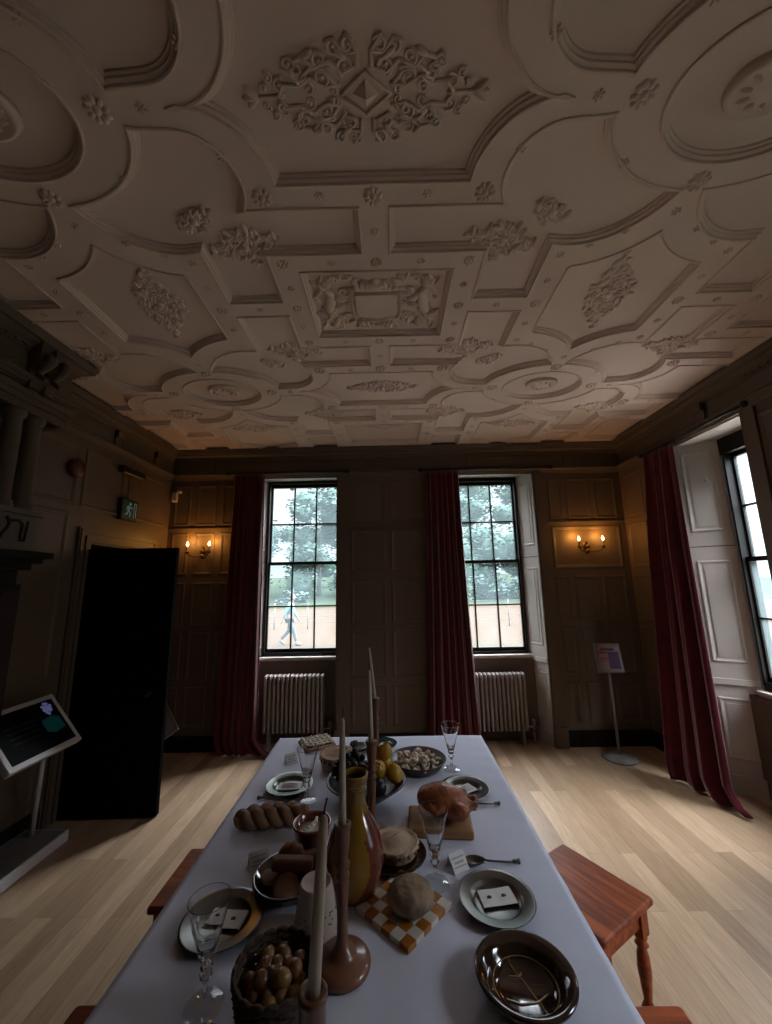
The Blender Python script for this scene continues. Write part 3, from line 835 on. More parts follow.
def exit_sign():
    t = thing('exit_sign', 'green running man exit sign above the black door', 'sign', (-LW+.02, 3.555, 2.38))
    mb = MB(); mb.cbox(-.018,.022,-.11,.11,-.10,.10,.004); mb.build('sign_case', M['fabricblack'], t)
    g = mat('exit_sign_green', (.002,.022,.016), .5, emit=(.01,.22,.15), es=.025)
    wv = mat('exit_sign_white', (.16,.24,.21), .5, emit=(.6,.9,.8), es=.06)
    f = MB(); f.box(.022,.0235,-.098,.098,-.088,.088); f.build('sign_face', g, t)
    p = MB(); X0, X1 = .0236, .0246
    def st(y0,z0,y1,z1,w=.009):
        d = Vector((0,y1-y0,z1-z0)).normalized(); n = Vector((0,-d.z,d.y))*w
        a = Vector((0,y0,z0)); b = Vector((0,y1,z1)); q = [a+n,b+n,b-n,a-n]
        p.add([(X0,v.y,v.z) for v in q]+[(X1,v.y,v.z) for v in q], [(0,1,2,3),(4,5,6,7),(0,1,5,4),(1,2,6,5),(2,3,7,6),(3,0,4,7)])
    # figure running towards the doorway at the right
    p.lathe([(.014,0),(.014,.001)], 14, M=Matrix.Translation((X0,.0,.058)) @ Matrix.Rotation(pi/2,4,'Y'))
    st(-.012,.036,-.022,-.010,.012); st(-.012,.034,.020,.016,.006); st(.020,.016,.036,.030,.006); st(-.016,.034,-.042,.022,.006); st(-.042,.022,-.046,-.002,.006)
    st(-.020,-.010,.010,-.026,.007); st(.010,-.026,.004,-.062,.007); st(-.024,-.010,-.034,-.040,.007); st(-.034,-.040,-.062,-.046,.007)
    st(.058,-.07,.058,.07,.004); st(.086,-.07,.086,.07,.004); st(.056,.07,.088,.07,.004)
    p.build('running_man', wv, t)
exit_sign()
b = MB(); b.lathe([(.0,.05),(.06,.047),(.072,.03),(.075,.0)][::-1], 24, M=Matrix.Rotation(pi/2,4,'Y')); pass
tag(b.build('fire_bell', M['bell']), 'dark red round fire bell high on the left wall', 'bell', loc=(-LW,2.92,2.60))
b = MB(); b.cbox(0,.06,-.16,.16,-.035,.035,.008); b.box(.06,.066,-.13,.13,-.02,.02)
tag(b.build('emergency_light', M['fabricblack']), 'dark oblong emergency light above the exit sign', 'light', loc=(-LW,3.56,2.745))
cam = thing('security_camera', 'small white security camera in the corner by the left wall lamp', 'camera', (-2.44, DW-.0, 2.66))
b = MB(); b.cbox(-.028,.028,-.045,0,-.055,.055,.006); b.build('sensor_box', M['white'], cam)
b = MB(); b.tube([(.05,-.01,.06),(.05,-.06,.06)], .012, 8); b.tube([(.05,-.05,.06),(.10,-.10,.045)], [.02,.022], 10); b.build('camera_body', M['white'], cam)

# chimneypiece --------------------------------------------------------------
br = MB(); br.box(-LW, BX-.11, YN, 2.285, 0, 2.70); br.box(-LW, BX, YN, BY, 2.70, 3.30); br.box(BX-.11,BX-.10,.2,1.75,2.0,2.66)
struct(br.build('wall_chimney_breast', M['wall']), 'drab panelled chimney breast on the left', 'wall')
ch = thing('chimneypiece', 'carved chimneypiece with twin columns over a dark mantel shelf', 'chimneypiece', (BX-.06, 1.0, 0))
ox, oy = BX-.06, 1.0
def cpart(name, mb, m): return mb.build(name, M[m], ch)
mb = MB(); L0, L1 = -.9, 2.40-oy
for (d, z0, z1, e) in ((.0,2.70,2.745,.0),(.02,2.745,2.78,.0),(.035,2.78,2.81,.0)): mb.box(0, .06+.04+d, L0, L1-.04+e+d, z0, z1)
cpart('entablature', mb, 'wall')
for y in (1.13, 1.23): 
    mb = MB()
    for k in range(9):
        a = k/8; mb.box(.06, .06+.075*(.35+.65*a**1.5)+.012*sin(a*9), y-.032, y+.032, 2.82+a*.24, 2.82+(a+1.02)*.24/1.0*1 if k == 8 else 2.82+(a+.13)*.24)
    mb.tube([(.16-.03*k/10+.03*sin(k*.9),y,3.06-.02*k) for k in range(9)], [.03-.002*k for k in range(9)], 8)
    cpart('scroll_bracket', mb, 'wall')
mb = MB()
for k in range(5):
    y0 = .1+k*.2; mb.tube([(.065,y0,2.86),(.075,y0+.06,2.93),(.075,y0+.10,2.96),(.065,y0+.17,2.90)], .014, 6)
cpart('frieze_carving', mb, 'wall')
for y in (1.075, 1.20):
    mb = MB(); mb.lathe([(.062,2.115),(.062,2.135),(.054,2.14),(.058,2.155),(.046,2.165),(.047,2.4),(.040,2.62),(.046,2.63),(.043,2.645),(.056,2.66),(.060,2.68),(.060,2.70)], 20, (.055,y,0)); cpart('column', mb, 'wall')
mb = MB(); mb.cbox(-.05,.115,.99,1.275,1.895,2.09,.006); mb.box(-.05,.13,.975,1.29,2.085,2.115); mb.box(-.05,.13,.975,1.29,1.88,1.90)
cpart('column_pedestal', mb, 'wall')
mb = MB(); mb.tube([(.118,1.07+.02*sin(k*.8),2.06-.02*k) for k in range(7)], [.008]*7, 6); mb.tube([(.118,1.10,2.04),(.118,1.14,2.05),(.118,1.17,2.03),(.118,1.165,1.96),(.118,1.17,1.93)], .008, 6); mb.tube([(.118,1.20,2.05),(.118,1.19,1.93)], .006, 6)
cpart('carved_scrollwork', mb, 'dark')
mb = MB(); 
for (x, e, z0, z1) in ((.20,1.31,1.835,1.872),(.165,1.28,1.805,1.835),(.13,1.25,1.77,1.805),(.09,1.21,1.69,1.77)): mb.box(-.05, x, -.9, e, z0, z1)
cpart('mantel_shelf', mb, 'skirt')
mb = MB(); mb.box(-.05, .06, 1.0, 1.275, 0, 1.69); cpart('fire_jamb', mb, 'skirt')
mb = MB(); mb.box(.06, .075, 1.15, 1.255, .12, 1.65); mb.build('red_marble_slip', mat('dark_red_marble', (.025,.004,.004), .6, var=.4, spec=.15), ch)
mb = MB(); mb.box(-.05,.05,-.9,1.0,1.2,1.69); cpart('fire_lintel', mb, 'skirt')

# lecterns on the left --------------------------------------------------------
def lectern(loc, rz, label):
    t = thing('display_lectern', label, 'lectern', loc, rz, 'white display lecterns')
    mb = MB(); mb.cbox(-.18,.12,-.275,.32,.004,.072,.005); p = mb.build('plinth', M['white'], t)
    mb = MB(); mb.box(-.165,.105,-.26,.305,.072,.0735); q = mb.build('plinth_top', M['greyt'], t); q['label'] = 'grey laminate plinth top'
    for y in (.25, -.20):
        mb = MB(); mb.tube([(-.075,y,.07),(-.01,y-.06,.74)], .016, 10); mb.build('post', M['white'], t)
    # slanted screen: low edge at +x
    T = Matrix.Translation((.06,-.005,.795)) @ Matrix.Rotation(atan2(.27,.23),4,'Y')
    mb = MB(); mb.cbox(-.19,.19,-.255,.255,-.035,.008,.004,0,T); fr = mb.build('screen_frame', M['white'], t)
    mb = MB(); mb.box(-.158,.158,-.222,.222,.008,.0095,0,T); mb.build('screen', M['screen'], t)
    pur = mat('screen_splash', (.1,.1,.2), .5, emit=(.30,.33,.75), es=.16); tea = mat('screen_teal', (.0,.02,.02), .5, emit=(.004,.07,.075), es=.13)
    mb = MB(); r = random.Random(4)
    for k in range(11):
        a = k*.571; mb.lathe([(.012,0),(.012,.0005)], 6, M=T @ Matrix.Translation((-.10+r.uniform(.02,.040)*sin(a), .155+r.uniform(.02,.042)*cos(a), .0098+.00004*k)))
    mb.lathe([(.024,0),(.024,.0006)], 10, M=T @ Matrix.Translation((-.10,.155,.0098))); mb.build('screen_motif', pur, fr)
    mb = MB(); mb.prism([(-.03,.07),(-.045,.15),(-.02,.20),(.06,.20),(.075,.12),(.05,.07)], .0098, .0103, 0, T); mb.build('screen_panel', tea, fr)
    mb = MB()
    for k in range(4): mb.box(-.06+k*.035,-.055+k*.035,-.16,.04-.02*(k%2),.0098,.0102,0,T)
    mb.build('screen_text', mat('screen_grey', (.004,.004,.005), .6, emit=(.02,.02,.025), es=.12), fr)
    return t
lectern((-2.31,2.585,0), 0, 'white display lectern with a lit dark screen by the left wall')
t = thing('slanted_sign_board', 'low white slanted board half hidden behind the black door', 'sign', (-2.185,3.72,0))
mb = MB(); T = Matrix.Translation((.055,0,.42)) @ Matrix.Rotation(radians(55),4,'X') @ Matrix.Rotation(radians(42),4,'Z') ; mb.cbox(-.15,.15,-.15,.15,-.012,.012,.003,0,T); mb.build('board_panel', M['grey'], t)
mb = MB(); mb.box(-.125,.125,-.125,.125,.012,.0135,0,T); q = mb.build('printed_sheet', M['greyt'], t)
mb = MB(); mb.tube([(0,.03,.02),(.03,.03,.42)], .016, 10); mb.build('post', M['grey'], t)
mb = MB(); mb.cbox(-.10,.06,-.06,.06,.0,.02,.004); mb.build('foot', M['fabricblack'], t)

# sign stand on the right -----------------------------------------------------
t = thing('sign_stand', 'grey floor stand with a small coloured poster below the right wall lamp', 'sign', (2.12,4.0,0))
mb = MB(); mb.lathe([(.148,0),(.15,.006),(.145,.022),(.05,.032),(.018,.036)], 32); mb.build('base', M['grey'], t)
mb = MB(); mb.tube([(0,0,.03),(0,.01,.80)], .012, 10); mb.build('pole', M['grey'], t)
T = Matrix.Translation((0,-.005,.90)) @ Matrix.Rotation(radians(2),4,'Y') @ Matrix.Rotation(radians(-15),4,'X')
mb = MB(); mb.cbox(-.125,.125,-.008,.010,-.135,.135,.003,0,T); mb.build('poster_frame', M['grey'], t)
mb = MB(); mb.box(-.108,.108,-.0095,-.008,-.118,.118,0,T); ps = mb.build('poster', mat('poster_pink', (.26,.16,.16), .5), t)
for (nm, c, rects) in (('poster_photo', (.07,.035,.10), [(-.005,.10,-.10,.055)]), ('poster_title', (.05,.03,.04), [(-.07,.06,.066,.088),(-.08,.0,.04,.052)]), ('poster_flash', (.3,.07,.06), [(-.10,-.03,.03,.062),(-.09,-.02,-.02,.0)]), ('poster_text', (.3,.25,.12), [(-.095,-.015,-.10+k*.022,-.092+k*.022) for k in range(3)]), ('poster_badge', (.3,.27,.3), [(.075,.102,.07,.10)])):
    mb = MB()
    for (a,b,c0,c1) in rects: mb.box(a,b,-.0102,-.0095,c0,c1,0,T)
    mb.build(nm, mat(nm, c, .6), ps)

# wall lamps ------------------------------------------------------------------
bulbm = mat('lit_flame_bulb', (1,.8,.5), .4, emit=(1,.62,.25), es=14)
def sconce(x, z, dxs, label):
    t = thing('wall_lamp', label, 'lamp', (x, DW, z), 0, 'brass twin-candle wall lamps')
    mb = MB(); mb.ball((0,-.010,0), (.040,.016,.062), 14, 10); mb.ball((0,-.024,.048), (.018,.014,.02), 10, 6); mb.ball((0,-.028,-.05), (.022,.02,.03), 10, 8); mb.ball((0,-.03,0), (.02,.018,.024), 10, 8)
    mb.build('back_plate', M['brass'], t)
    for dx in dxs:
        mb = MB(); s = 1 if dx > 0 else -1; a = abs(dx)
        P = [(0,-.03,-.03),(s*a*.25,-.055,-.055),(s*a*.55,-.085,-.058),(s*a*.85,-.10,-.04),(dx,-.10,-.01)]
        Q = []
        for i in range(len(P)-1):
            for k in range(4): Q.append(Vector(P[i]).lerp(Vector(P[i+1]), k/4))
        Q.append(Vector(P[-1])); mb.tube(Q, .0065, 8)
        mb.lathe([(.006,-.02),(.02,-.004),(.024,.0),(.012,.002),(.012,.012)], 14, (dx,-.10,-.005)); am = mb.build('lamp_arm', M['brass'], t)
        mb = MB(); mb.lathe([(.0095,.005),(.0095,.055),(.006,.058)], 12, (dx,-.10,0)); k = mb.build('candle_tube', M['candle'], am)
        mb = MB(); mb.lathe([(.005,.058),(.0125,.070),(.0135,.080),(.008,.096),(.001,.108)], 12, (dx,-.10,0)); k = mb.build('bulb', bulbm, am)
        l = bpy.data.lights.new('lamp_light', 'POINT'); l.energy = LAMP; l.color = (1,.43,.08); l.shadow_soft_size = .03
        lo = bpy.data.objects.new('lamp_light', l); COL.objects.link(lo); lo.location = (x+dx, DW-.115, z+.14)
        lo.location = (x+dx, DW-.09, z+.122)
LAMP = 2.1
sconce(2.165, 2.015, (-.118,.14), 'brass twin-candle wall lamp above the grey sign stand')
sconce(-2.075, 2.035, (-.138,.10), 'brass twin-candle wall lamp beside the black door')
# ------------------------------------------------------------------ table, cloth, stools
TZ = .78
t = thing('dining_table', 'long dining table hidden under the white cloth', 'table', (-.08,1.40,0))
mb = MB(); mb.cbox(-.55,.55,-1.03,1.03,.735,.772,.006); mb.build('tabletop', M['stool'], t)
for sx in (-1,1):
    for sy in (-1,1):
        mb = MB(); mb.lathe([(.026,0),(.035,.05),(.026,.10),(.042,.3),(.034,.5),(.045,.56),(.045,.735)], 16, (sx*.52,sy*.96,0)); mb.build('leg', M['stool'], t)
def cloth():
    x0,x1,y0,y1 = -.664,.508,.36,2.445
    nx, ny = 70, 110; drop = .30; hang = 12; vs = []; fs = []
    xs = [x0]*hang + [x0+(x1-x0)*i/nx for i in range(nx+1)] + [x1]*hang
    ys = [y0]*hang + [y0+(y1-y0)*i/ny for i in range(ny+1)] + [y1]*hang
    NX, NY = len(xs), len(ys)
    for j in range(NY):
        hy = max(0, hang-j, j-(NY-1-hang))/hang
        for i in range(NX):
            hx = max(0, hang-i, i-(NX-1-hang))/hang
            x, y = xs[i], ys[j]; h = max(hx, hy)
            tp = .975 + .025*(min(max(y,.95),2.445)-.95)/1.495; x = -.08 + (x+.08)*tp
            e = min(1, h*4)*.022*(1-.5*h)
            wob = .016*h*sin(26*(x if hy > hx else y)) + .010*h*sin(11*(x+y)+1)
            sx = -1 if i < hang else (1 if i > NX-1-hang else 0); sy = -1 if j < hang else (1 if j > NY-1-hang else 0)
            if hx >= hy: x += sx*(wob+.004) + sx*0
            if hy >= hx: y += sy*(wob+.004)
            if hx and hy: x += sx*.012*h; y += sy*.012*h
            z = TZ - drop*h
            if h == 0:
                # soft pressing folds, one crease down the middle, slight ripples at the right edge
                z += .0010*math.exp(-((x+.08)/.012)**2) + .0009*math.exp(-((y-1.42)/.014)**2)
                z += .0007*sin(9*x+3*sin(4*y)) - .0007
                ed = max(0, 1-(x1-x)/.20); z += .0012*ed*sin(52*y+18*x)
            vs.append((x,y,z))
    for j in range(NY-1):
        for i in range(NX-1): fs.append((j*NX+i, j*NX+i+1, (j+1)*NX+i+1, (j+1)*NX+i))
    mb = MB(); mb.add(vs, fs, 0, True); o = mb.build('tablecloth', M['cloth'])
    solid(o, .0015, -1); return o
tag(cloth(), 'white linen cloth covering the whole long table', 'tablecloth')

def stool(loc, rz, label):
    t = thing('wooden_stool', label, 'stool', loc, rz, 'mahogany stools along the table')
    w, d = .19, .17
    mb = MB(); mb.cbox(-w,w,-d,d,.432,.46,.006); bevel(mb.build('seat', M['stool'], t), .003)
    mb = MB()
    for (a,b,c,e) in ((-w+.03,w-.03,-d+.03,-d+.05),(-w+.03,w-.03,d-.05,d-.03),(-w+.03,-w+.05,-d+.03,d-.03),(w-.05,w-.03,-d+.03,d-.03)): mb.box(a,b,c,e,.365,.432)
    mb.build('apron', M['stool'], t)
    for sx in (-1,1):
        for sy in (-1,1):
            x, y = sx*(w-.042), sy*(d-.042); mb = MB()
            mb.box(x-.022,x+.022,y-.022,y+.022,.335,.432)
            mb.lathe([(.010,0),(.019,.02),(.016,.07),(.024,.10),(.013,.125),(.017,.15),(.024,.22),(.021,.27),(.014,.292),(.024,.302),(.014,.312),(.022,.325),(.021,.337)], 14, (x,y,0))
            mb.build('leg', M['stool'], t)
    for sx in (-1,1):
        mb = MB(); mb.tube([(sx*(w-.042),-d+.042,.10),(sx*(w-.042),d-.042,.10)], .010, 8); mb.build('stretcher', M['stool'], t)
    mb = MB(); mb.tube([(-w+.042,0,.10),(w-.042,0,.10)], .010, 8); mb.build('stretcher', M['stool'], t)
    return t
s0 = stool((.735,1.795,0), radians(-57.3), 'mahogany stool standing askew on the right side of the table')
dup(s0, (.617,1.18,0), 0, 'mahogany stool nearest the brown slipware dish')
dup(s0, (-.765,1.872,0), 0, 'mahogany stool poking out on the left by the plaited loaf')
dup(s0, (-.757,1.195,0), 0, 'mahogany stool at the near left corner of the picture by the pewter plate')

# ------------------------------------------------------------------ tableware
def plate(loc, label):
    mb = MB(); mb.lathe([(.0,.004),(.062,.004),(.070,.008),(.076,.0185),(.080,.021),(.106,.023),(.112,.0255),(.1125,.0235),(.108,.020),(.080,.0165),(.072,.004),(.064,.0),(.0,.0)], 48, M=Matrix.Diagonal((.93,.93,.75,1)))
    o = mb.build('pewter_plate', M['pewter']); return tag(o, label, 'plate', 'pewter plates', loc)
p0 = plate((.277,1.250,TZ), 'pewter plate between the spoon and the brown slipware dish')
dup(p0, (-.462,1.190,TZ), None, 'pewter plate on the left behind the tall near wine glass')
dup(p0, (.300,1.830,TZ), None, 'pewter plate on the far right behind the roast chicken')
dup(p0, (-.463,1.885,TZ), None, 'pewter plate on the far left above the plaited loaf')
def card(loc, rz, w, d, label, spots=True):
    t = thing('menu_card', label, 'card', loc, rz, 'folded cards on the plates')
    mb = MB(); q = [(-w/2,.0),(-w/2+.003,.0035),(0,.0025),(w/2-.003,.0045),(w/2,.001)]
    vs = []; fs = []
    for (x,z) in q: vs += [(x,-d/2,z),(x,d/2,z)]
    for k in range(4): fs.append((2*k,2*k+2,2*k+3,2*k+1))
    mb.add(vs, fs); o = mb.build('folded_sheet', M['paper'], t); solid(o, .0012)
    if spots:
        for x in (-w*.22, w*.2):
            mb = MB(); z = .0022+.0014*abs(x)/w*2; mb.box(x-.006,x+.006,-.003,.003,z+.0008,z+.0028); mb.lathe([(.004,z),(.004,z+.003)], 8, (x,.002,0)); mb.build('printed_mark', M['ink'], t)
    else:
        for k in range(4):
            mb = MB(); mb.box(-w*.36,w*.36,-d*.3+k*d*.18,-d*.3+k*d*.18+.003,.0035,.0052); mb.build('printed_line', mat('faint_print',(.42,.42,.46),.8), t)
    return t
card((.281,1.262,TZ+.0050), radians(8), .100, .060, 'white two-part card lying on the pewter plate beside the spoon')
card((-.455,1.200,TZ+.0050), radians(-6), .098, .058, 'white card on the pewter plate behind the tall near wine glass')
card((.300,1.836,TZ+.0050), radians(28), .090, .062, 'white card on the pewter plate behind the roast chicken', False)
card((-.462,1.882,TZ+.0050), radians(3), .100, .062, 'white card on the pewter plate above the plaited loaf', False)

def goblet(loc, label, rf=.045):
    mb = MB(); k = rf/.045
    out = [(.0,.0),(.039,.0),(.040,.0004),(.0408,.0014),(.0400,.0026),(.038,.0034),(.024,.0052),(.012,.0080),(.0065,.015),(.0055,.040),(.007,.052),(.0125,.058),(.0135,.063),(.008,.069),(.012,.075),(.0145,.081),(.013,.088),(.017,.097),(.024*k,.125),(.034*k,.165),(.0445*k,.205),(.0453*k,.2090),(.0455*k,.2098)]
    inn = [(.0450*k,.2104),(.0444*k,.2098),(.0442*k,.2090),(.0434*k,.205),(.0325*k,.165),(.0225*k,.126),(.0145,.103),(.0,.098)]
    def fac(a, r, z):
        return r*(1+.05*cos(6*a)) if .055 < z < .11 and r > .006 else r
    mb.lathe(out+inn, 36, rf=fac)
    for k, f in enumerate(mb.f):
        z = sum(mb.v[i][2] for i in f)/len(f); mb.m[k] = 1 if z < .014 else 0
    o = mb.build('wine_glass', [M['glass'], M['thin']]); o.scale = (1,1,.945); return tag(o, label, 'glass', 'tall facetted wine glasses', loc)
gz = TZ+.0016
g0 = goblet((.116,1.322,gz), 'tall wine glass beside the tented place card and bread tile')
dup(g0, (-.414,.990,gz), None, 'tall wine glass nearest the nut basket at the front left')
dup(g0, (.274,2.030,gz), None, 'tall wine glass between the fluted sweets and the far right plate')
dup(g0, (-.364,1.776,gz), None, 'tall wine glass right of the far left pewter plate')

# candlesticks and candles
def stick(loc, label):
    mb = MB(); mb.lathe([(.0,0),(.062,0),(.0675,.003),(.068,.009),(.064,.016),(.052,.022),(.036,.026),(.030,.030),(.028,.035),(.024,.040),(.0165,.048),(.0130,.065),(.0122,.09),(.0132,.13),(.0150,.165),(.0165,.18),(.0125,.186),(.0175,.193),(.018,.200),(.0125,.207),(.0175,.216),(.0185,.224),(.0125,.232),(.0125,.24),(.0165,.262),(.0190,.282),(.0180,.300),(.0205,.307),(.0215,.314),(.020,.317),(.0115,.316),(.0108,.288),(.0,.288)], 32)
    return tag(mb.build('candlestick', M['terra']), label, 'candlestick', 'turned brown candlesticks', loc)
def candle(loc, lean, label, h=.268):
    t = thing('taper_candle', label, 'candle', loc, 0, 'pale taper candles'); t.rotation_euler = lean
    mb = MB(); mb.lathe([(.0096,0),(.0090,.10),(.0080,.20),(.0070,h-.03),(.006,h-.006),(.002,h)], 14); mb.build('wax', M['candle'], t)
    mb = MB(); mb.tube([(0,0,h-.004),(.001,0,h+.010),(.003,.001,h+.022)], .0014, 6); mb.build('wick', M['wick'], t)
    return t
SP = [(-.121,.655,'front'), (-.131,1.078,''), (-.082,1.530,''), (-.088,2.060,'')]
LB = ['brown candlestick at the front edge beside the nut basket', 'tall brown candlestick in front of the mustard jug', 'brown candlestick standing in front of the fruit bowl', 'brown candlestick beyond the fruit bowl near the green plate']
LC = ['pale candle leaning in the front candlestick by the nut basket', 'pale candle standing in front of the mustard jug', 'pale candle rising before the fruit bowl', 'pale candle leaning beyond the fruit bowl, topmost in the photo']
LE = [(radians(7),radians(4),0),(0,radians(-.3),0),(radians(-4),radians(-1.5),0),(radians(-2.5),radians(-6.5),0)]
for i, (x,y,_) in enumerate(SP):
    if i == 0: st0 = stick((x,y,TZ), LB[0])
    else: dup(st0, (x,y,TZ), None, LB[i])
    kz = (1,.935,1,1)[i]
    if i: COL.objects[-1].scale = (1,1,kz)
    candle((x,y,TZ+.289*kz), LE[i], LC[i])

# mustard jug
def jug():
    t = thing('slipware_jug', 'tall mustard glazed jug with red-brown sides and dark mouth', 'jug', (-.120,1.298,TZ), radians(0)); t.scale = (.93,.93,.945)
    prof = [(.0,0),(.058,0),(.064,.006),(.078,.04),(.0905,.085),(.091,.115),(.080,.155),(.060,.195),(.041,.225),(.034,.25),(.0335,.285),(.037,.305),(.0425,.318),(.043,.328),(.040,.332),(.035,.328),(.031,.30),(.030,.255),(.036,.23)]
    P = []
    for i in range(len(prof)-1):
        for k in range(5): P.append((prof[i][0]+(prof[i+1][0]-prof[i][0])*k/5, prof[i][1]+(prof[i+1][1]-prof[i][1])*k/5))
    P.append(prof[-1]); mb = MB(); mb.lathe(P, 110)
    # yellow slip pour on the front: elongated oval facing the viewer, and the whole neck
    for k, f in enumerate(mb.f):
        c = sum((Vector(mb.v[i]) for i in f), Vector())/len(f)
        a = atan2(c.y, c.x)+pi/2+.20; a = (a+pi) % (2*pi) - pi; z = c.z
        half = .0
        if .012 < z < .20: half = .80*sqrt(max(0, 1-((z-.115)/.106)**2))
        if z >= .17: half = max(half, .80+.3*(z-.17)/.055 if z < .225 else 3.2)
        mb.m[k] = 0 if (abs(a) < half and (c.x**2+c.y**2)**.5 > .0325) else 1
        if len(f) > 4 or ((c.x**2+c.y**2)**.5 < .0335 and z > .22): mb.m[k] = 2 if z > .2 else 1
    mb.build('jug_body', [M['yglaze'], M['rclay'], M['dark']], t)
    mb = MB(); Q = []
    for k in range(15):
        a = k/14; Q.append((.012, .034+.055*sin(pi*a)*.95+.045*a, .300-.17*a))
    mb.tube(Q, [.011]*15, 8, flat=.7); mb.build('handle', M['rclay'], t)
    mb = MB(); mb.lathe([(.0362,.296),(.0388,.300),(.0365,.304)], 36); mb.lathe([(.0362,.286),(.0382,.289),(.0362,.292)], 36); mb.build('neck_ridge', M['yglaze'], t)
jug()

# big brown slipware dish
t = thing('slipware_dish', 'large dark brown glazed dish with cream line decoration', 'dish', (.275,1.008,TZ)); t.scale = (.92,.90,.80)
mb = MB(); mb.lathe([(.0,.0),(.068,.0),(.072,.006),(.088,.022),(.109,.044),(.116,.050),(.1165,.056),(.110,.059),(.100,.054),(.088,.047),(.082,.036),(.070,.018),(.058,.011),(.0,.010)], 56); mb.build('dish_body', M['brown'], t)
def onplate(r): 
    pr = [(0,.0105),(.058,.0115),(.070,.0185),(.082,.0365),(.088,.0475)]
    for (a,b) in zip(pr, pr[1:]):
        if r <= b[0]: return a[1]+(b[1]-a[1])*(r-a[0])/(b[0]-a[0])
    return .048
def slipline(pts, r=.0028):
    P = []
    for i in range(len(pts)-1):
        for k in range(6):
            x = pts[i][0]+(pts[i+1][0]-pts[i][0])*k/6; y = pts[i][1]+(pts[i+1][1]-pts[i][1])*k/6
            P.append((x,y,onplate(sqrt(x*x+y*y))+.0004))
    mb = MB(); mb.tube(P, r, 6, flat=.35); return mb
for pts in ([(-.022,.068),(.002,.02),(.022,-.028),(.034,-.062)], [(-.030,.036),(-.006,.034),(.004,.046)], [(-.052,-.018),(-.02,-.030),(.02,-.026),(.058,-.004)]):
    slipline(pts).build('slip_line', M['slip'], t)
slipline([(.074*cos(radians(a)), .074*sin(radians(a))) for a in range(0,361,6)], .0022).build('slip_ring', M['slip'], t)

# spoons
def spoon(loc, rz, label):
    t = thing('seal_top_spoon', label, 'spoon', loc, rz, 'pewter seal-top spoons')
    mb = MB(); nu, nv = 16, 6; vs = []; fs = []
    for j in range(nv+1):
        r = j/nv
        for i in range(nu):
            a = 2*pi*i/nu; x = .034*r*cos(a); y = .0225*r*sin(a)*(1-.18*cos(a)); vs.append((x,y,.002+.010*r*r))
    for j in range(nv):
        for i in range(nu): fs.append((j*nu+i, j*nu+(i+1) % nu, (j+1)*nu+(i+1) % nu, (j+1)*nu+i))
    mb.add(vs, fs, 0, True); solid(mb.build('bowl', M['pewter'], t), .0014)
    mb = MB(); mb.tube([(.028,0,.011),(.045,0,.009),(.10,0,.006),(.122,0,.0065)], [.0032,.003,.003,.003], 8); mb.build('handle', M['pewter'], t)
    mb = MB()
    for x, r in ((.118,.0045),(.123,.006),(.127,.0045),(.133,.0075),(.137,.0072)): mb.tube([(x-.002,0,.0075),(x+.002,0,.0075)], r, 10)
    mb.build('seal_knop', M['pewter'], t)
    return t
sp = spoon((.252,1.404,TZ), radians(-1), 'pewter spoon lying above the right pewter plate')
dup(sp, (.280,1.727,TZ), radians(0), 'pewter spoon lying by the right end of the chicken board')
dup(sp, (-.435,1.792,TZ), radians(180), 'pewter spoon lying below the far left pewter plate')

# tented place cards
def tent(loc, rz, label, w=.056, d=.05, m='paper'):
    t = thing('place_card', label, 'card', loc, rz, 'little tented place cards')
    mb = MB(); mb.add([(-w/2,-d/2,0),(w/2,-d/2,0),(w/2,.008,.038),(-w/2,.008,.038),(w/2,d/2-.005,0),(-w/2,d/2-.005,0)], [(0,1,2,3),(3,2,4,5)]); solid(mb.build('folded_sheet', M[m], t), .0010)
    T = Matrix.Translation((0,-d/2,0)) @ Matrix.Rotation(atan2(.038,d/2+.008),4,'X')
    for z, h, a in ((.012,.004,.40),(.021,.006,.30),(.034,.004,.38)):
        mb = MB(); mb.box(-w*a,w*a,z,z+h,.0008,.0014,0,T); mb.build('printed_line', mat('blue_grey_print',(.40,.41,.47),.8), t)
    return t
tent((.192,1.392,TZ), radians(28), 'tented place card leaning between the wine glass and the spoon')
tent((-.520,2.130,TZ), radians(28), 'tented place card on the far left of the cloth by the black lattice tart')
tent((-.440,1.410,TZ), radians(28), 'pale tented place card beside the dark biscuit dish', .06, .05, 'glass' if False else 'paper')

# chequered tile and bread
t = thing('chequered_tile', 'orange and white chequered tile under the round bread', 'tile', (.020,1.234,TZ), radians(47.5))
n = 6; S = .186; mb = MB()
for i in range(n):
    for j in range(n):
        a, b = -S/2+S*i/n, -S/2+S*j/n
        mb.cbox(a, a+S/n, b, b+S/n, 0, .013, .0008, (i+j) % 2)
mb.build('tile_squares', [M['tileo'], M['tilew']], t)
mb = MB(); 
def lump(sc, amp, seed):
    o = Vector((seed*3.1, seed*1.7, seed))
    return lambda d: 1 + amp*noise.noise(d*sc + o) + amp*.4*noise.noise(d*sc*3 + o)
mb.ball((0,0,.0), (.064,.055,.038), 40, 26, fn=lump(2,.06,1)); o = mb.build('round_loaf', M['bread'])
tag(o, 'round crusty floured loaf on the chequered tile', 'bread', loc=(.038,1.212,TZ+.049))

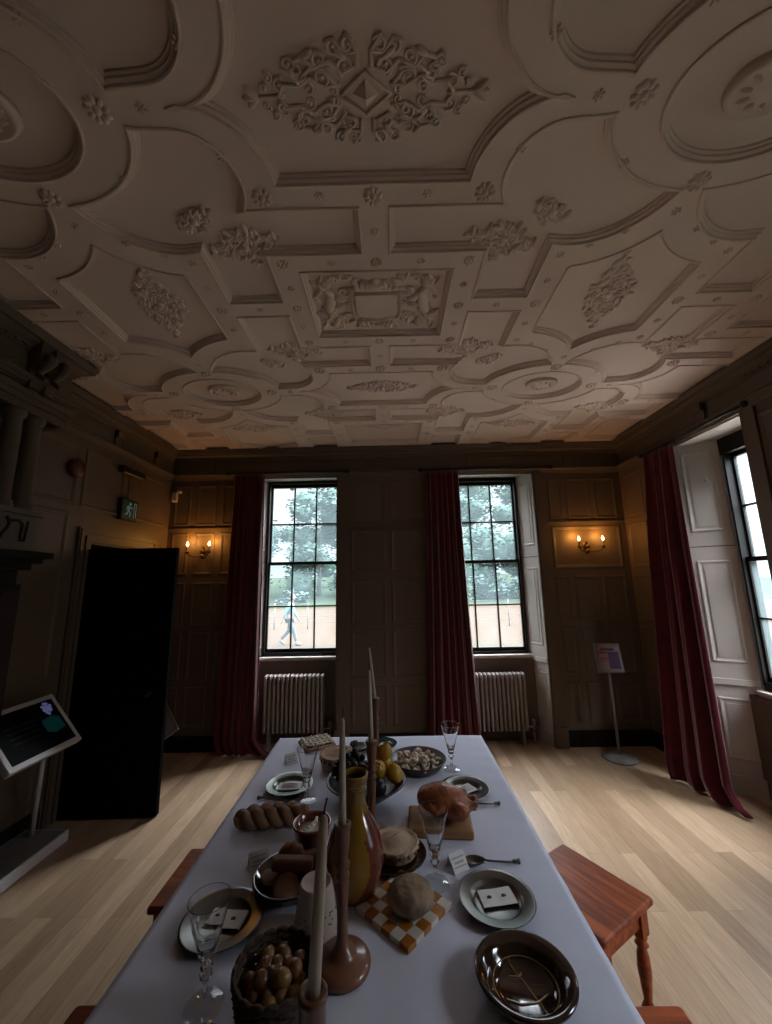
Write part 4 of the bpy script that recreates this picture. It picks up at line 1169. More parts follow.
# raised pie on dark plate
def pie(loc, r, h, m, label, rz=0, dome=.02, n=16):
    t = thing('crimped_pie', label, 'pie', loc, rz, 'crimped pies')
    mb = MB()
    def rf(a, rr, z): return rr*(1+.028*cos(n*a)*(1 if rr > r*.86 else 0)) if z > h*.3 else rr
    mb.lathe([(.0,0),(r*.86,0),(r*.90,.004),(r*.97,h*.75),(r*1.02,h*.9),(r*1.0,h+.004),(r*.93,h+.004),(r*.85,h-.002),(r*.6,h+dome*.5),(r*.3,h+dome*.9),(0,h+dome)], 96, rf=rf)
    b = mb.build('pastry_case', M[m], t)
    for k in range(n):
        a = 2*pi*(k+.5)/n; q = MB(); q.ball((r*.985*cos(a), r*.985*sin(a), h*.72), (.0055,.0055,.0065), 8, 6); q.build('crimp_hole', M['loaf' if m == 'crust' else 'dark'], b)
    q = MB(); q.tube([(-r*.3,-r*.2,h+dome*.83),(0,0,h+dome+.001),(r*.25,r*.3,h+dome*.8)], .0012, 5); q.build('knife_slit', M['loaf'], b)
    return t
mb = MB(); mb.lathe([(0,.0),(.06,.0),(.075,.006),(.102,.018),(.104,.021),(.100,.022),(.074,.010),(0,.008)], 40)
tag(mb.build('dark_plate', M['brown']), 'dark brown plate under the pale crimped pie', 'plate', loc=(-.005,1.430,TZ))
pie((.0,1.440,TZ+.013), .074, .032, 'crust', 'pale crimped pie on a dark plate beside the jug')
pie((-.275,2.080,TZ), .088, .058, 'crust2', 'raised pie with round holes at the far end left of the candles', 0, .016, 18)

# chicken on board
t = thing('carving_board', 'pale wooden board under the roast chicken', 'board', (.163,1.597,TZ), radians(-4))
mb = MB(); mb.cbox(-.115,.115,-.078,.078,0,.030,.005); bevel(mb.build('board_slab', M['board'], t), .003)
def chicken():
    mb = MB(); R = lambda a, ax: Matrix.Rotation(radians(a),4,ax)
    mb.ball((0,0,0), (.095,.062,.055), 28, 18, M=Matrix.Translation((.0,0,.052)) @ R(8,'Y'), fn=lambda d: 1+.08*d.z*(1 if d.x < 0 else .4)-.10*max(0,d.x)**2)
    mb.ball((0,0,0), (.050,.05,.042), 20, 12, M=Matrix.Translation((-.055,0,.062)))
    for s in (-1,1):
        mb.ball((0,0,0), (.052,.026,.030), 16, 10, M=Matrix.Translation((.038,s*.050,.045)) @ R(-12,'Y') @ R(s*14,'Z'))
        mb.tube([(.06,s*.048,.040),(.085,s*.036,.050),(.104,s*.024,.056)], [.018,.011,.009], 10); mb.ball((.108,s*.022,.058), .012, 10, 8)
        mb.tube([(-.06,s*.05,.055),(-.03,s*.066,.045),(-.005,s*.060,.052)], [.014,.013,.009], 10)
    mb.tube([(.075,0,.05),(.098,0,.040),(.112,0,.030)], [.02,.014,.006], 10)
    o = mb.build('roast_chicken', M['chick']); remesh(o, .0045); return o
tag(chicken(), 'golden brown roast chicken on the wooden board', 'chicken', loc=(.186,1.600,TZ+.028), rot=radians(-8))

# brown dish with pale biscuits
mb = MB(); mb.lathe([(0,0),(.095,0),(.110,.006),(.132,.036),(.137,.042),(.132,.044),(.108,.016),(0,.012)], 44, rf=lambda a,r,z: r*(1+.012*sin(22*a)) if r > .12 else r)
tag(mb.build('earthenware_dish', M['dish']), 'brown earthenware dish piled with pale knotted biscuits', 'dish', loc=(.116,2.060,TZ))
def sweet(loc, rot, k, label):
    mb = MB(); 
    P = [(.020*cos(a)*(1-.1*a), .012*sin(a*1.3), .005*sin(a*2)) for a in [i*.42 for i in range(11)]]
    mb.tube(P, [.006+.0025*sin(i*.5) for i in range(11)], 7); mb.ball((.012,.002,.003), (.011,.009,.008), 8, 6)
    return mb.build('knotted_biscuit', M['sweet'])
sw0 = None; r5 = random.Random(5)
for k in range(34):
    a = k*2.4; rr = .112*sqrt((k % 24)/24); lay = 0 if k < 24 else 1
    if lay: rr = .065*sqrt((k-24)/10)
    loc = (.116+rr*cos(a), 2.060+rr*sin(a), TZ+.024+lay*.020+.010*(1-rr/.12)); rot = (r5.uniform(-.4,.4), r5.uniform(-.4,.4), r5.uniform(0,6))
    if sw0 is None: sw0 = sweet(loc, rot, k, ''); o = sw0
    else: o = sw0.copy(); COL.objects.link(o)
    tag(o, 'pale knotted sugar biscuit piled in the brown earthenware dish', 'biscuit', 'knotted biscuits in the brown dish', loc, rot)

# fruit bowl
FB = (-.118,1.790)
mb = MB(); mb.lathe([(0,0),(.055,0),(.060,.006),(.085,.014),(.130,.046),(.160,.070),(.166,.073),(.164,.078),(.155,.076),(.125,.056),(.08,.024),(0,.018)], 48)
tag(mb.build('fruit_bowl', M['dish']), 'wide brown bowl of quinces, plums and black grapes', 'bowl', loc=(*FB,TZ))
def quince():
    mb = MB(); mb.ball((0,0,0), (.033,.033,.038), 24, 16, fn=lambda d: 1-.10*max(0,d.z)**3+.03*cos(5*atan2(d.y,d.x))*abs(d.z)); 
    mb.tube([(0,0,.034),(.001,0,.042)], [.006,.003], 6); return mb.build('yellow_quince', M['lemon'])
q0 = quince(); tag(q0, 'topmost yellow quince in the fruit bowl', 'quince', 'yellow quinces', (-.042,1.815,.948), (.2,.3,0))
for loc, rot, lb in (((-.067,1.735,.912),(.5,-.4,1),'yellow quince directly below the topmost one, beside the candlestick'), ((-.002,1.738,.897),(-.6,.5,2),'yellow quince at the right rim of the fruit bowl'), ((-.045,1.865,.885),(.1,.9,3),'yellow quince at the back of the fruit bowl'), ((-.185,1.700,.892),(.1,.9,3),'dull yellow quince at the left front of the fruit bowl')):
    o = q0.copy(); COL.objects.link(o); tag(o, lb, 'quince', 'yellow quinces', loc, rot)
mb = MB(); mb.ball((0,0,0), (.031,.031,.033), 20, 14, fn=lambda d: 1-.05*max(0,d.z)**4); mb.tube([(0,0,.031),(.002,0,.039)], .0015, 5)
pl = mb.build('dark_plum', M['plum']); tag(pl, 'dark blue plum at the front of the fruit bowl', 'plum', 'dark plums', (-.062,1.672,.874))
for loc, lb in (((-.005,1.80,.868),'dark plum behind the right quince in the fruit bowl'), ((-.128,1.660,.862),'dark plum behind the jug mouth in the fruit bowl')):
    o = pl.copy(); COL.objects.link(o); tag(o, lb, 'plum', 'dark plums', loc)
t = thing('grape_bunch', 'bunch of black grapes heaped on the left of the fruit bowl', 'grapes', (-.178,1.800,TZ+.125))
mb = MB(); r5 = random.Random(11)
for k in range(90):
    a = r5.uniform(0,2*pi); rr = .080*sqrt(r5.random()); h = r5.uniform(0,1)*(1-rr/.095)
    mb.ball((rr*cos(a)*1.05, rr*sin(a), -.035+h*.105), .0135, 10, 7)
mb.build('grapes', M['grape'], t)
mb = MB(); mb.tube([(0,0,.05),(.01,.005,.075),(.02,.01,.09)], .003, 6); mb.build('stalk', M['leaf'], t)
for k in range(4):
    mb = MB(); vs = []; fs = []; a0 = k*1.5
    pts = [(0,0),(.015,.018),(.035,.014),(.04,.004),(.055,0),(.04,-.004),(.035,-.014),(.015,-.018)]
    mb.add([(x,y,.006*sin(x*60)) for x,y in pts], [tuple(range(8))], 0, False, Matrix.Translation((.02*cos(a0),.02*sin(a0),.055)) @ Matrix.Rotation(a0,4,'Z') @ Matrix.Rotation(-.3,4,'Y'))
    solid(mb.build('leaf', M['leaf'], t), .0008)
mb = MB(); mb.lathe([(0,0),(.065,0),(.078,.006),(.100,.020),(.103,.024),(.098,.025),(.074,.012),(0,.009)], 40)
tag(mb.build('green_plate', M['greeng']), 'dark green glazed plate at the far end behind the fruit', 'plate', loc=(-.070,2.300,TZ)).scale = (.85,.85,.85)
mb = MB(); mb.lathe([(0,0),(.03,0),(.042,.01),(.05,.02),(.046,.021),(.036,.010),(0,.008)], 24, M=Matrix.Translation((0,0,0)))
tag(mb.build('small_saucer', M['pewter']), 'small grey saucer between the raised pie and the green plate', 'saucer', loc=(-.185,2.270,TZ))

# square lattice tart
t = thing('lattice_tart', 'square tart with pale lattice over dark filling at the far left', 'tart', (-.425,2.325,TZ), radians(28))
mb = MB(); mb.cbox(-.085,.085,-.075,.075,0,.022,.004); mb.build('pastry_base', M['crust2'], t)
mb = MB(); mb.box(-.076,.076,-.066,.066,.022,.026); mb.build('dark_filling', M['plum'], t)
for k in range(6):
    for ax in (0,1):
        mb = MB(); c = -.066+k*.0264 if ax == 0 else -.056+k*.0224; P = []
        for i in range(17):
            s = -1+i/8; z = .030+.0035*cos(pi*(i*.75+k))*(1 if ax == 0 else -1)
            P.append((c, s*.070, z) if ax == 0 else (s*.080, c, z))
        mb.tube(P, .0040, 6, flat=.7); mb.build('lattice_strip', M['sweet'], t)

# plaited loaf
def plait():
    mb = MB(); L = .27
    for k in range(3):
        P = []; R = []
        for i in range(61):
            s = i/60; e = sqrt(max(.04, 1-(2*s-1)**4)); a = 2*pi*(s*1.9+k/3)
            P.append(((s-.5)*L, .027*e*sin(a), .026+.016*e*sin(2*a+.4))); R.append(.0195*e)
        mb.tube(P, R, 12)
    return mb.build('plaited_loaf', M['loaf'])
tag(plait(), 'brown plaited loaf lying across the left of the cloth', 'bread', loc=(-.462,1.620,TZ+.006), rot=radians(8))

# red-brown pot with butter and slivers
t = thing('clay_pot', 'red-brown clay pot of butter beside the plaited loaf', 'pot', (-.283,1.478,TZ))
mb = MB(); mb.lathe([(0,0),(.044,0),(.048,.006),(.056,.04),(.060,.070),(.065,.078),(.066,.084),(.062,.087),(.056,.082),(.052,.05),(.0,.045)], 36); mb.build('pot_body', M['rclay'], t)
mb = MB(); mb.lathe([(.053,.052),(.050,.062),(.03,.066),(0,.067)], 24, rf=lambda a,r,z: r*(1+.04*sin(3*a))); mb.build('butter', M['butter'], t)
for k in range(5):
    mb = MB(); mb.cbox(-.022,.022,-.005,.005,0,.006,.001,0,Matrix.Translation((.006*k-.014,.012*k-.024,.066+.002*k)) @ Matrix.Rotation(.5+.3*k,4,'Z') @ Matrix.Rotation(.15,4,'Y')); mb.build('butter_curl', M['paper'], t)

# biscuit dish
mb = MB(); mb.lathe([(0,0),(.07,0),(.082,.006),(.100,.030),(.106,.034),(.104,.039),(.098,.037),(.080,.014),(0,.010)], 44)
tag(mb.build('biscuit_dish', M['brown']), 'dark glazed dish of brown biscuits left of the pot', 'dish', loc=(-.318,1.320,TZ))
def rusk(l, w, h, name='biscuit_finger'):
    mb = MB(); mb.cbox(-l/2,l/2,-w/2,w/2,0,h,.006); o = mb.build(name, M['bisc']); bevel(o, .004); return o
def roundb(r, h):
    mb = MB(); mb.lathe([(0,0),(r*.9,0),(r,h*.3),(r*.96,h*.8),(r*.8,h),(0,h*1.05)], 28, rf=lambda a,q,z: q*(1+.015*sin(9*a))); return mb.build('round_biscuit', M['bisc'])
DX, DY = -.318, 1.320
tag(rusk(.125,.036,.034), 'thick brown finger biscuit laid across the top of the dark dish', 'biscuit', 'brown biscuits in the dark dish', (DX+.01,DY-.005,TZ+.045), radians(-4))
o = rusk(.11,.036,.026); tag(o, 'brown finger biscuit at the back right of the dark dish', 'biscuit', 'brown biscuits in the dark dish', (DX+.03,DY+.055,TZ+.030), radians(12))
o = roundb(.038,.022); tag(o, 'round brown biscuit leaning at the front of the dark dish', 'biscuit', 'brown biscuits in the dark dish', (DX+.005,DY-.052,TZ+.024), (radians(20),0,0))
def shell():
    mb = MB(); mb.ball((0,0,0), (.040,.028,.034), 28, 12, fn=lambda d: 1+.06*cos(9*atan2(d.z,d.x)), half=False); return mb.build('ridged_biscuit', M['bisc'])
o = shell(); tag(o, 'ridged shell biscuit standing at the back of the dark dish', 'biscuit', 'brown biscuits in the dark dish', (DX-.005,DY+.040,TZ+.058), (0,0,0))
o = roundb(.032,.02); tag(o, 'small round biscuit tucked at the left of the dark dish', 'biscuit', 'brown biscuits in the dark dish', (DX-.055,DY-.012,TZ+.018), (0,radians(10),0))

# speckled beaker
def beaker():
    t = thing('speckled_beaker', 'pale speckled stoneware beaker beside the tall candlestick', 'beaker', (-.209,1.160,TZ))
    mb = MB(); mb.lathe([(0,0),(.052,0),(.055,.005),(.0545,.03),(.047,.085),(.042,.112),(.039,.119),(.035,.117),(.033,.108),(0,.105)], 36); b = mb.build('beaker_body', M['stone'], t)
    r = random.Random(3); mb = MB()
    for k in range(70):
        z = .012+.058*r.random()**1.1; a = r.uniform(0,2*pi); R = .0548-.0075*max(0,(z-.03))/.055
        mb.ball((0,0,0), (.0032,.0012,.0016), 6, 4, M=Matrix.Rotation(a,4,'Z') @ Matrix.Translation((R,0,z)) @ Matrix.Rotation(pi/2+r.uniform(-.2,.2),4,'Z'))
    q = mb.build('speckles', mat('brown_speckle',(.07,.03,.025),.7), t)
beaker()

# nut baskets
def basket(loc, R, H, label):
    t = thing('wicker_basket', label, 'basket', loc, 0, 'dark wicker baskets')
    mb = MB(); n = 28
    for k in range(14):
        z = .006+k*(H-.012)/13; r0 = R*(.80+.20*k/13)
        mb.tube([((r0+.004*(1 if (i+k) % 2 else -1))*cos(2*pi*i/n), (r0+.004*(1 if (i+k) % 2 else -1))*sin(2*pi*i/n), z) for i in range(n+1)], H/22, 5)
    mb.lathe([(0,.003),(R*.8,.003),(R*.8,.008),(0,.008)], 24); mb.build('woven_sides', M['wicker'], t)
    mb = MB()
    for k in range(n//2):
        a = 2*pi*(2*k)/n; mb.tube([(R*.80*cos(a),R*.80*sin(a),0),(R*cos(a),R*sin(a),H)], .003, 5)
    mb.build('stakes', M['wicker'], t)
    mb = MB()
    for s in (0,1): mb.tube([((R+.003)*cos(2*pi*i/60)+0, (R+.003)*sin(2*pi*i/60), H+.005*sin(2*pi*i/6+pi*s)) for i in range(61)], .0052, 6)
    mb.build('plaited_rim', M['wicker'], t)
    return t
BK = (-.247,.940)
basket((*BK,TZ), .081, .112, 'dark wicker basket full of brown nuts at the front of the table')
def nut(m):
    mb = MB(); mb.ball((0,0,0), (.0165,.0155,.0185), 16, 12, fn=lambda d: (1+.05*abs(cos(3*atan2(d.y,d.x)))*(1-abs(d.z))-.05*max(0,d.z)**3 + .06*max(0,-d.z)**8)); return mb.build('brown_nut', M[m])
na = nut('nut'); nb = nut('nut2'); first = {0:True,1:True}; r5 = random.Random(8)
for k in range(46):
    lay = 0 if k < 20 else (1 if k < 37 else 2)
    i0, nn, zz, RR = ((k,20,.068,.060), (k-20,17,.089,.060), (k-37,9,.107,.040))[lay]
    a = i0*2.4+lay; rr = RR*sqrt((i0+.3)/nn); kind = 1 if r5.random() < .38 else 0
    src = nb if kind else na
    if first[kind]: o = src; first[kind] = False
    else: o = src.copy(); COL.objects.link(o)
    tag(o, ('shiny golden nut' if kind else 'dark brown nut')+' heaped in the tall front wicker basket', 'nut', 'golden nuts in the basket' if kind else 'brown nuts in the basket', (BK[0]+rr*cos(a), BK[1]+rr*sin(a), TZ+zz+r5.uniform(-.004,.004)), (r5.uniform(0,6),r5.uniform(0,6),r5.uniform(0,6)))
basket((-.362,.828,TZ), .058, .055, 'small low wicker basket at the bottom edge below the near wine glass')
for k in range(12):
    a = k*2.4; rr = .045*sqrt((k+.3)/12); o = (nb if k % 2 else na).copy(); COL.objects.link(o)
    tag(o, ('golden' if k % 2 else 'brown')+' nut in the small low basket at the bottom edge', 'nut', 'golden nuts in the low basket' if k % 2 else 'brown nuts in the low basket', (-.362+rr*cos(a), .828+rr*sin(a), TZ+.046), (r5.uniform(0,6),r5.uniform(0,6),r5.uniform(0,6)))
SKY_LOW, SKY_HIGH, SKY_A, SKY_B, EXPO = 1.2, 50.0, .26, .85, 0.0
AZ_LO, AZ_HI = .38, 1.65
# ------------------------------------------------------------------ outdoors
GZ = -.45
def ground_mat():
    m = bpy.data.materials.new('grass_and_dry_field'); m.use_nodes = True
    nt = m.node_tree; N = nt.nodes; L = nt.links; b = N['Principled BSDF']
    tc = N.new('ShaderNodeTexCoord'); sp = N.new('ShaderNodeSeparateXYZ'); L.new(tc.outputs['Object'], sp.inputs[0])
    nz = N.new('ShaderNodeTexNoise'); nz.inputs['Scale'].default_value = .25; nz.inputs['Detail'].default_value = 6; L.new(tc.outputs['Object'], nz.inputs[0])
    ma = N.new('ShaderNodeMath'); ma.operation = 'MULTIPLY_ADD'; ma.inputs[1].default_value = 6; L.new(nz.outputs['Fac'], ma.inputs[0]); L.new(sp.outputs['Y'], ma.inputs[2])
    mr = N.new('ShaderNodeMapRange'); mr.inputs[1].default_value = 0; mr.inputs[2].default_value = 80; L.new(ma.outputs[0], mr.inputs[0])
    r = N.new('ShaderNodeValToRGB'); L.new(mr.outputs[0], r.inputs[0]); e = r.color_ramp.elements
    g = tuple(c*GK for c in (.060,.085,.050)); tn = tuple(c*GK for c in (.150,.105,.075))
    e[0].position = .17; e[0].color = (*g,1); e[1].position = .22; e[1].color = (*tn,1)
    for p, c in ((.46, tn), (.52, g), (1, g)): x = e.new(p); x.color = (*c,1)
    L.new(r.outputs[0], b.inputs['Base Color']); b.inputs['Roughness'].default_value = 1; b.inputs['Specular IOR Level'].default_value = 0
    return m
GK = .28
mb = MB(); nx, ny = 50, 50; vs = []; fs = []
for j in range(ny+1):
    for i in range(nx+1):
        x = -70+140*i/nx; y = -40+150*j/ny; z = GZ + .05*noise.noise(Vector((x*.2,y*.2,0))) + max(0,y-42)*.06
        vs.append((x,y,z))
for j in range(ny):
    for i in range(nx): fs.append((j*(nx+1)+i, j*(nx+1)+i+1, (j+1)*(nx+1)+i+1, (j+1)*(nx+1)+i))
mb.add(vs, fs, 0, True); g = mb.build('ground_lawn', ground_mat())
g['kind'] = 'structure'; g['label'] = 'lawn and dry field outside the windows'; g['category'] = 'ground'
tb = MB(); tb.box(RW+TH+.35, RW+6.0, 1.6, 9.5, GZ-.3, GZ+.09); tb.box(RW+TH+.3, RW+6.1, 1.5, 1.6, GZ-.3, GZ+.16); o = struct(tb.build('ground_bounce_slab', mat('pale_bounce', (.38,.33,.29), .95, var=.15, vs=8)), 'pale unseen bounce slab added outside the right wall', 'ground')  # unseen slab, added to throw daylight up onto the ceiling
LFM = [mat('pale_green_foliage', (.036,.062,.050), .9, spec=.1), mat('grey_green_foliage', (.040,.060,.057), .9, spec=.1), mat('fresh_green_foliage', (.046,.070,.040), .9, spec=.1)]
bark = mat('tree_bark', (.05,.04,.03), .9)
def crown_mesh(w, h, n, seed, m):
    r = random.Random(seed); mb = MB()
    clumps = [(r.uniform(-.7,.7)*w, r.uniform(-.7,.7)*w, h*(.12+.82*r.random()), r.uniform(.28,.5)*w) for _ in range(11)]
    for _ in range(n):
        cx, cy, cz, cr = clumps[r.randrange(11)]
        d = Vector((r.gauss(0,1), r.gauss(0,1), r.gauss(0,.8))).normalized()*cr*r.uniform(.6,1.15)
        s = r.uniform(.16,.34); a = r.uniform(0,6.28); t = r.uniform(-.9,.9)
        R = Matrix.Rotation(a,3,'Z') @ Matrix.Rotation(t,3,'X'); c = Vector((cx,cy,cz)) + d
        mb.add([tuple(c + R @ Vector(q)*s) for q in ((-1,-.5,0),(0,-.7,.1),(1,0,0),(0,.7,.1),(-1,.5,0))], [(0,1,2,3,4)])
    for (cx,cy,cz,cr) in clumps: mb.ball((cx,cy,cz), cr*.72, 12, 8, fn=lump(2,.15,seed))
    return mb
def tree(loc, w, h, seed, k, label):
    t = thing('tree', label, 'tree', loc, seed, 'trees beyond the field')
    crown_mesh(w, h, 2800, seed, k).build('crown', LFM[k], t)
    mb = MB(); mb.tube([(0,0,-.5),(.1,0,h*.25),(.05,.1,h*.6)], [.32,.24,.12], 8); mb.build('trunk', bark, t)
    return t
tspec = [(-26,50,5.5,11,0),(-17.5,47,5.0,9.5,1),(-9.5,52,5.0,14,0),(-2,49,4.6,11,2),(5,53,5.4,15,1),(12.5,48,5.2,13,0),(20,52,5.4,15,2),(28,50,5.5,14,1),(-14,68,7,18,0),(1,72,7,20,1),(16,70,8,22,0)]
TL = ['grey-green tree seen at the left edge of the left window', 'low tree behind the walking person', 'tall tree filling the left window', 'fresh green tree at the right of the left window', 'tree hidden behind the middle pier', 'tree at the left of the right back window', 'tall tree at the right of the right back window', 'tree beyond the pale panelled shutter', 'far tree rising behind the left window trees', 'far tree behind the middle pier', 'tall far tree filling the top of the right back window']
for i, (x,y,w,h,k) in enumerate(tspec): tree((x,y,GZ+(y-42)*.06-.2), w, h, i+3, k, TL[i])
for i, (x,y,w,h,k,lb) in enumerate(((24,8,4,9,2,'fresh green tree outside the right wall window'), (26,15,4.5,7,0,'pale tree behind the right wall window bars'), (22,1,4,8,1,'grey-green tree outside the right wall'))): tree((x,y,GZ), w, h, 40+i, k, lb)
hm = [(-15,43,1.6,1.9),(-11,43.5,1.8,1.6),(7,43,1.7,1.8),(10,43,1.5,2.6),(13,43.5,1.9,2.4),(16,43,1.7,2.0)]
HL = ['round bush left of the walking person', 'round bush behind the walking person', 'small bush left in the right back window', 'middle bush low in the right back window', 'larger bush right of the middle bush', 'bush at the right side of the right back window']
for i, (x,y,w,h) in enumerate(hm):
    o = crown_mesh(w, h, 700, 60+i, 0).build('bush', LFM[i % 3]); tag(o, HL[i], 'bush', 'bushes along the field edge', (x,y,GZ-.2))
# wire fence across the field
t = thing('wire_fence', 'thin wire fence crossing the dry field', 'fence', (0,19,GZ))
wm = mat('grey_fence_wood', (.07,.06,.055), .9)
for k in range(26):
    mb = MB(); x = -20+k*1.6; mb.tube([(x,0,-.2),(x,0,1.25)], .028, 6); mb.build('fence_post', wm, t)
for z in (.3,.6,.9,1.2):
    mb = MB(); mb.tube([(-20,0,z),(20,0,z)], .008, 4); mb.build('wire', wm, t)

# person walking past the left window -----------------------------------------
def skin(name, pts, edges, radii, m, parent, root=0, lv=2):
    me = bpy.data.meshes.new(name); me.from_pydata(pts, edges, []); me.update(); me.materials.append(m)
    o = bpy.data.objects.new(name, me); COL.objects.link(o); o.parent = parent
    s = o.modifiers.new('skin', 'SKIN')
    me.skin_vertices[0].data
    for i, r in enumerate(radii):
        rr = r if hasattr(r,'__len__') else (r,r); me.skin_vertices[0].data[i].radius = rr
        me.skin_vertices[0].data[i].use_root = (i == root)
    subsurf(o, lv); 
    for p in me.polygons: p.use_smooth = True
    s.use_smooth_shade = True
    return o
def person():
    t = thing('person', 'person in a pale blue top and dark trousers walking past the left window', 'person', (-3.62,14.2,GZ))
    sk = mat('skin', (.16,.10,.075), .7); top = mat('pale_blue_top', (.06,.13,.15), .9); tro = mat('dark_trousers', (.028,.032,.045), .9); hair = mat('dark_hair', (.03,.022,.018), .8); shoe = mat('dark_shoe', (.03,.03,.03), .7)
    # x is the walking direction; y is across the body
    P = [(0,0,.93),(.0,0,1.10),(.02,0,1.32),(.03,0,1.45),(.05,0,1.53),(.06,0,1.60)]   # pelvis..head base
    E = [(0,1),(1,2),(2,3),(3,4),(4,5)]; R = [(.15,.11),(.14,.10),(.17,.11),(.07,.07),(.055,.055),(.05,.05)]
    def add(p, par, r): P.append(p); E.append((par, len(P)-1)); R.append(r); return len(P)-1
    for s, leg, arm in ((-1,1,-1),(1,-1,1)):
        h = add((.0,s*.09,.88), 0, .095); k = add((.10*leg+.06,s*.09,.50), h, .062); a = add((.27*leg if leg > 0 else -.34, s*.09, .10 if leg > 0 else .17), k, .042); add((.27*leg+.14 if leg > 0 else -.25, s*.10, .045 if leg > 0 else .07), a, .038)
        sh = add((.02,s*.19,1.40), 2, .058); el = add((.02+.10*arm-.04,s*.235,1.13), sh, .044); wr = add((.02+.22*arm,s*.22,.90), el, .030)
        pm = add((.02+.25*arm,s*.22,.845), wr, (.036,.02))
        for f in range(4):
            q = add((.02+.26*arm+(f-1.5)*.016, s*.22, .800-.004*abs(f-1.5)), pm, .0088); add((.02+.265*arm+(f-1.5)*.016+.006, s*.215, .760+.006*abs(f-1.5)), q, .0078)
        th = add((.02+.25*arm+.035, s*.205, .835), pm, .010); add((.02+.25*arm+.05, s*.20, .80), th, .008)
    body = skin('body', P, E, R, sk, t, 0, 1)
    mb = MB(); mb.ball((.07,0,1.66), (.098,.076,.118), 24, 18, fn=lambda d: 1+.06*max(0,d.x)*(1 if -.5 < d.z < .1 else 0)-.10*max(0,-d.z)*(1 if d.x < -.3 else 0))
    mb.ball((.172,0,1.655), (.018,.012,.02), 8, 6)
    for s in (-1,1): mb.ball((.065,s*.078,1.655), (.016,.008,.028), 8, 6)
    hd = mb.build('head', sk, t)
    f = MB()
    for s in (-1,1): f.ball((.158,s*.030,1.675), (.007,.010,.006), 8, 6)
    f.build('eyes', M['ink'], hd); f = MB(); f.ball((.160,0,1.612), (.008,.022,.005), 8, 6); f.build('mouth', M['bell'], hd)
    mb = MB(); mb.ball((.052,0,1.685), (.104,.086,.112), 22, 16, fn=lambda d: 1 if (d.z > -.25 and d.x < .62) or d.z > .45 else .86); mb.build('hair', hair, hd)
    T_ = [(0,0,.92),(0,0,1.10),(.02,0,1.32),(.025,0,1.43)]; Ee = [(0,1),(1,2),(2,3)]; Rr = [(.168,.13),(.155,.118),(.185,.125),(.085,.085)]
    for s, arm in ((-1,-1),(1,1)):
        T_.append((.02,s*.19,1.40)); Ee.append((2,len(T_)-1)); Rr.append(.07); T_.append((.02+.10*arm-.04,s*.235,1.13)); Ee.append((len(T_)-2,len(T_)-1)); Rr.append(.056); T_.append((.02+.19*arm,s*.222,.95)); Ee.append((len(T_)-2,len(T_)-1)); Rr.append(.042)
    skin('blue_top', T_, Ee, Rr, top, t, 0, 1)
    L_ = [(0,0,.95)]; Ee = []; Rr = [(.158,.12)]
    for s, leg in ((-1,1),(1,-1)):
        L_.append((.0,s*.09,.86)); Ee.append((0,len(L_)-1)); Rr.append(.108); L_.append((.10*leg+.06,s*.09,.50)); Ee.append((len(L_)-2,len(L_)-1)); Rr.append(.078); L_.append((.265*leg if leg > 0 else -.335,s*.09,.135 if leg > 0 else .20)); Ee.append((len(L_)-2,len(L_)-1)); Rr.append(.060)
    skin('trousers', L_, Ee, Rr, tro, t, 0, 1)
    for s, x, z, rz in ((-1,.33,.045,0),(1,-.29,.085,.5)):
        mb = MB(); mb.ball((0,0,0), (.135,.048,.045), 16, 10, M=Matrix.Translation((x,s*.095,z)) @ Matrix.Rotation(rz,4,'Y'), fn=lambda d: 1-.25*max(0,d.z)*max(0,d.x)); mb.build('shoe', shoe, t)
person()

# ------------------------------------------------------------------ light
w = bpy.data.worlds.new('overcast_sky'); SC.world = w; w.use_nodes = True
nt = w.node_tree; N = nt.nodes; L = nt.links
for n in list(N): N.remove(n)
out = N.new('ShaderNodeOutputWorld'); bg = N.new('ShaderNodeBackground'); L.new(bg.outputs[0], out.inputs[0])
tc = N.new('ShaderNodeTexCoord'); sp = N.new('ShaderNodeSeparateXYZ'); L.new(tc.outputs['Generated'], sp.inputs[0])
cr_ = N.new('ShaderNodeValToRGB'); L.new(sp.outputs['Z'], cr_.inputs[0]); e = cr_.color_ramp.elements
e[0].position = 0; e[0].color = (.70,.88,.95,1); e[1].position = .30; e[1].color = (.88,.91,1,1)
L.new(cr_.outputs[0], bg.inputs[0])
mr = N.new('ShaderNodeMapRange'); mr.interpolation_type = 'SMOOTHSTEP'; mr.inputs[1].default_value = SKY_A; mr.inputs[2].default_value = SKY_B; mr.inputs[3].default_value = SKY_LOW; mr.inputs[4].default_value = SKY_HIGH
L.new(sp.outputs['Z'], mr.inputs[0])
az = N.new('ShaderNodeMapRange'); az.interpolation_type = 'SMOOTHSTEP'; az.inputs[1].default_value = -.1; az.inputs[2].default_value = .75; az.inputs[3].default_value = AZ_LO; az.inputs[4].default_value = AZ_HI
L.new(sp.outputs['X'], az.inputs[0])                    # brighter cloud towards the right of the house
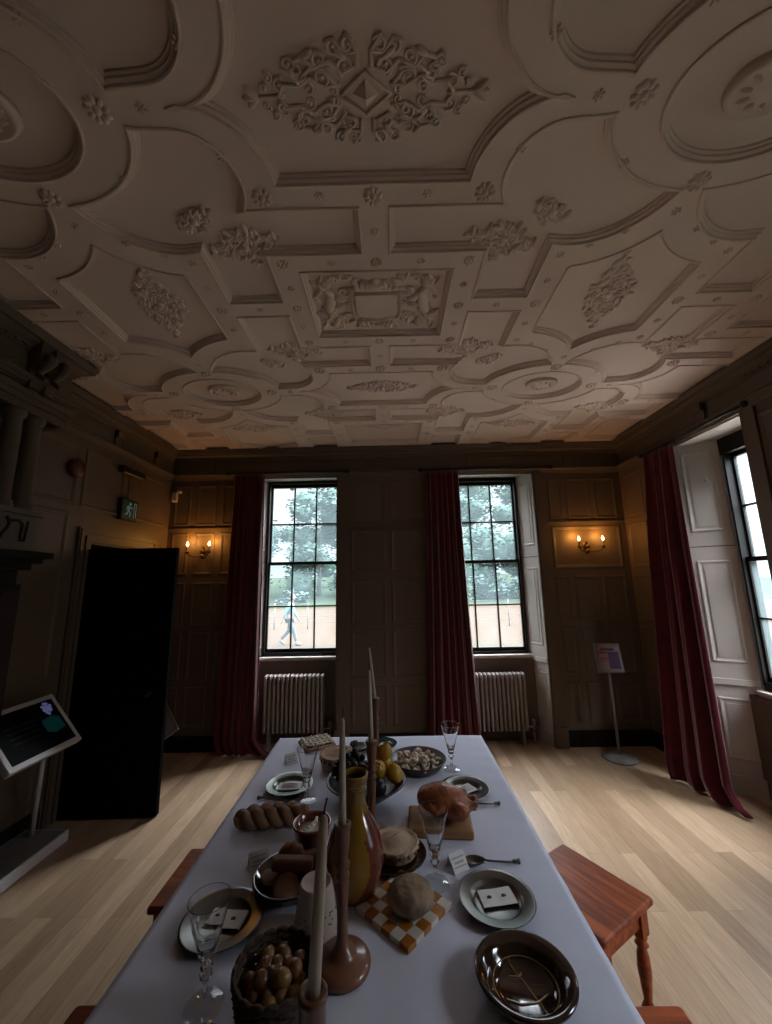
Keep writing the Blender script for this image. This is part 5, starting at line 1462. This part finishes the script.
ml = N.new('ShaderNodeMath'); ml.operation = 'MULTIPLY'; L.new(mr.outputs[0], ml.inputs[0]); L.new(az.outputs[0], ml.inputs[1])
mxx = N.new('ShaderNodeMath'); mxx.operation = 'MAXIMUM'; mxx.inputs[1].default_value = SKY_LOW; L.new(ml.outputs[0], mxx.inputs[0]); L.new(mxx.outputs[0], bg.inputs[1])
def portal(loc, rot, sx, sy):
    l = bpy.data.lights.new('window_portal', 'AREA'); l.shape = 'RECTANGLE'; l.size = sx; l.size_y = sy; l.cycles.is_portal = True
    o = bpy.data.objects.new('window_portal', l); COL.objects.link(o); o.location = loc; o.rotation_euler = rot
for (x, z0, z1, wd) in ((-1.005,.92,2.84,.78),(1.08,.92,2.82,.78)): portal((x,DW+.40,(z0+z1)/2), (-pi/2,0,0), wd, z1-z0)
portal((RW+.42,.60,1.78), (-pi/2,0,-pi/2), .84, 1.85); portal((RW+.42,2.95,1.78), (-pi/2,0,-pi/2), .5, 1.85)

# ------------------------------------------------------------------ camera and view
cd = bpy.data.cameras.new('camera'); co = bpy.data.objects.new('camera', cd); COL.objects.link(co)
cd.sensor_fit = 'VERTICAL'; cd.sensor_height = 36; cd.sensor_width = 36*772/1024; cd.lens = 385.04/1024*36; cd.clip_start = .02; cd.clip_end = 500
Rv = Vector((.99977406,.01190903,-.01760705)); Uv = Vector((.01947245,-.18096208,.98329729)); Fv = Vector((-.00852391,.98341797,.18115309))
co.matrix_world = Matrix(((Rv.x,Uv.x,-Fv.x,0),(Rv.y,Uv.y,-Fv.y,0),(Rv.z,Uv.z,-Fv.z,1.66),(0,0,0,1)))
SC.camera = co
vs_ = SC.view_settings; SC.display_settings.display_device = 'sRGB'
vs_.view_transform = 'Standard'; vs_.look = 'None'; vs_.gamma = 1; vs_.use_curve_mapping = False; vs_.exposure = EXPO
c = SC.cycles
c.max_bounces = 10; c.diffuse_bounces = 6; c.glossy_bounces = 4; c.transmission_bounces = 8; c.transparent_max_bounces = 12
c.caustics_reflective = False; c.caustics_refractive = False; c.sample_clamp_indirect = 6; c.use_denoising = True
c.use_adaptive_sampling = True; c.adaptive_threshold = .01
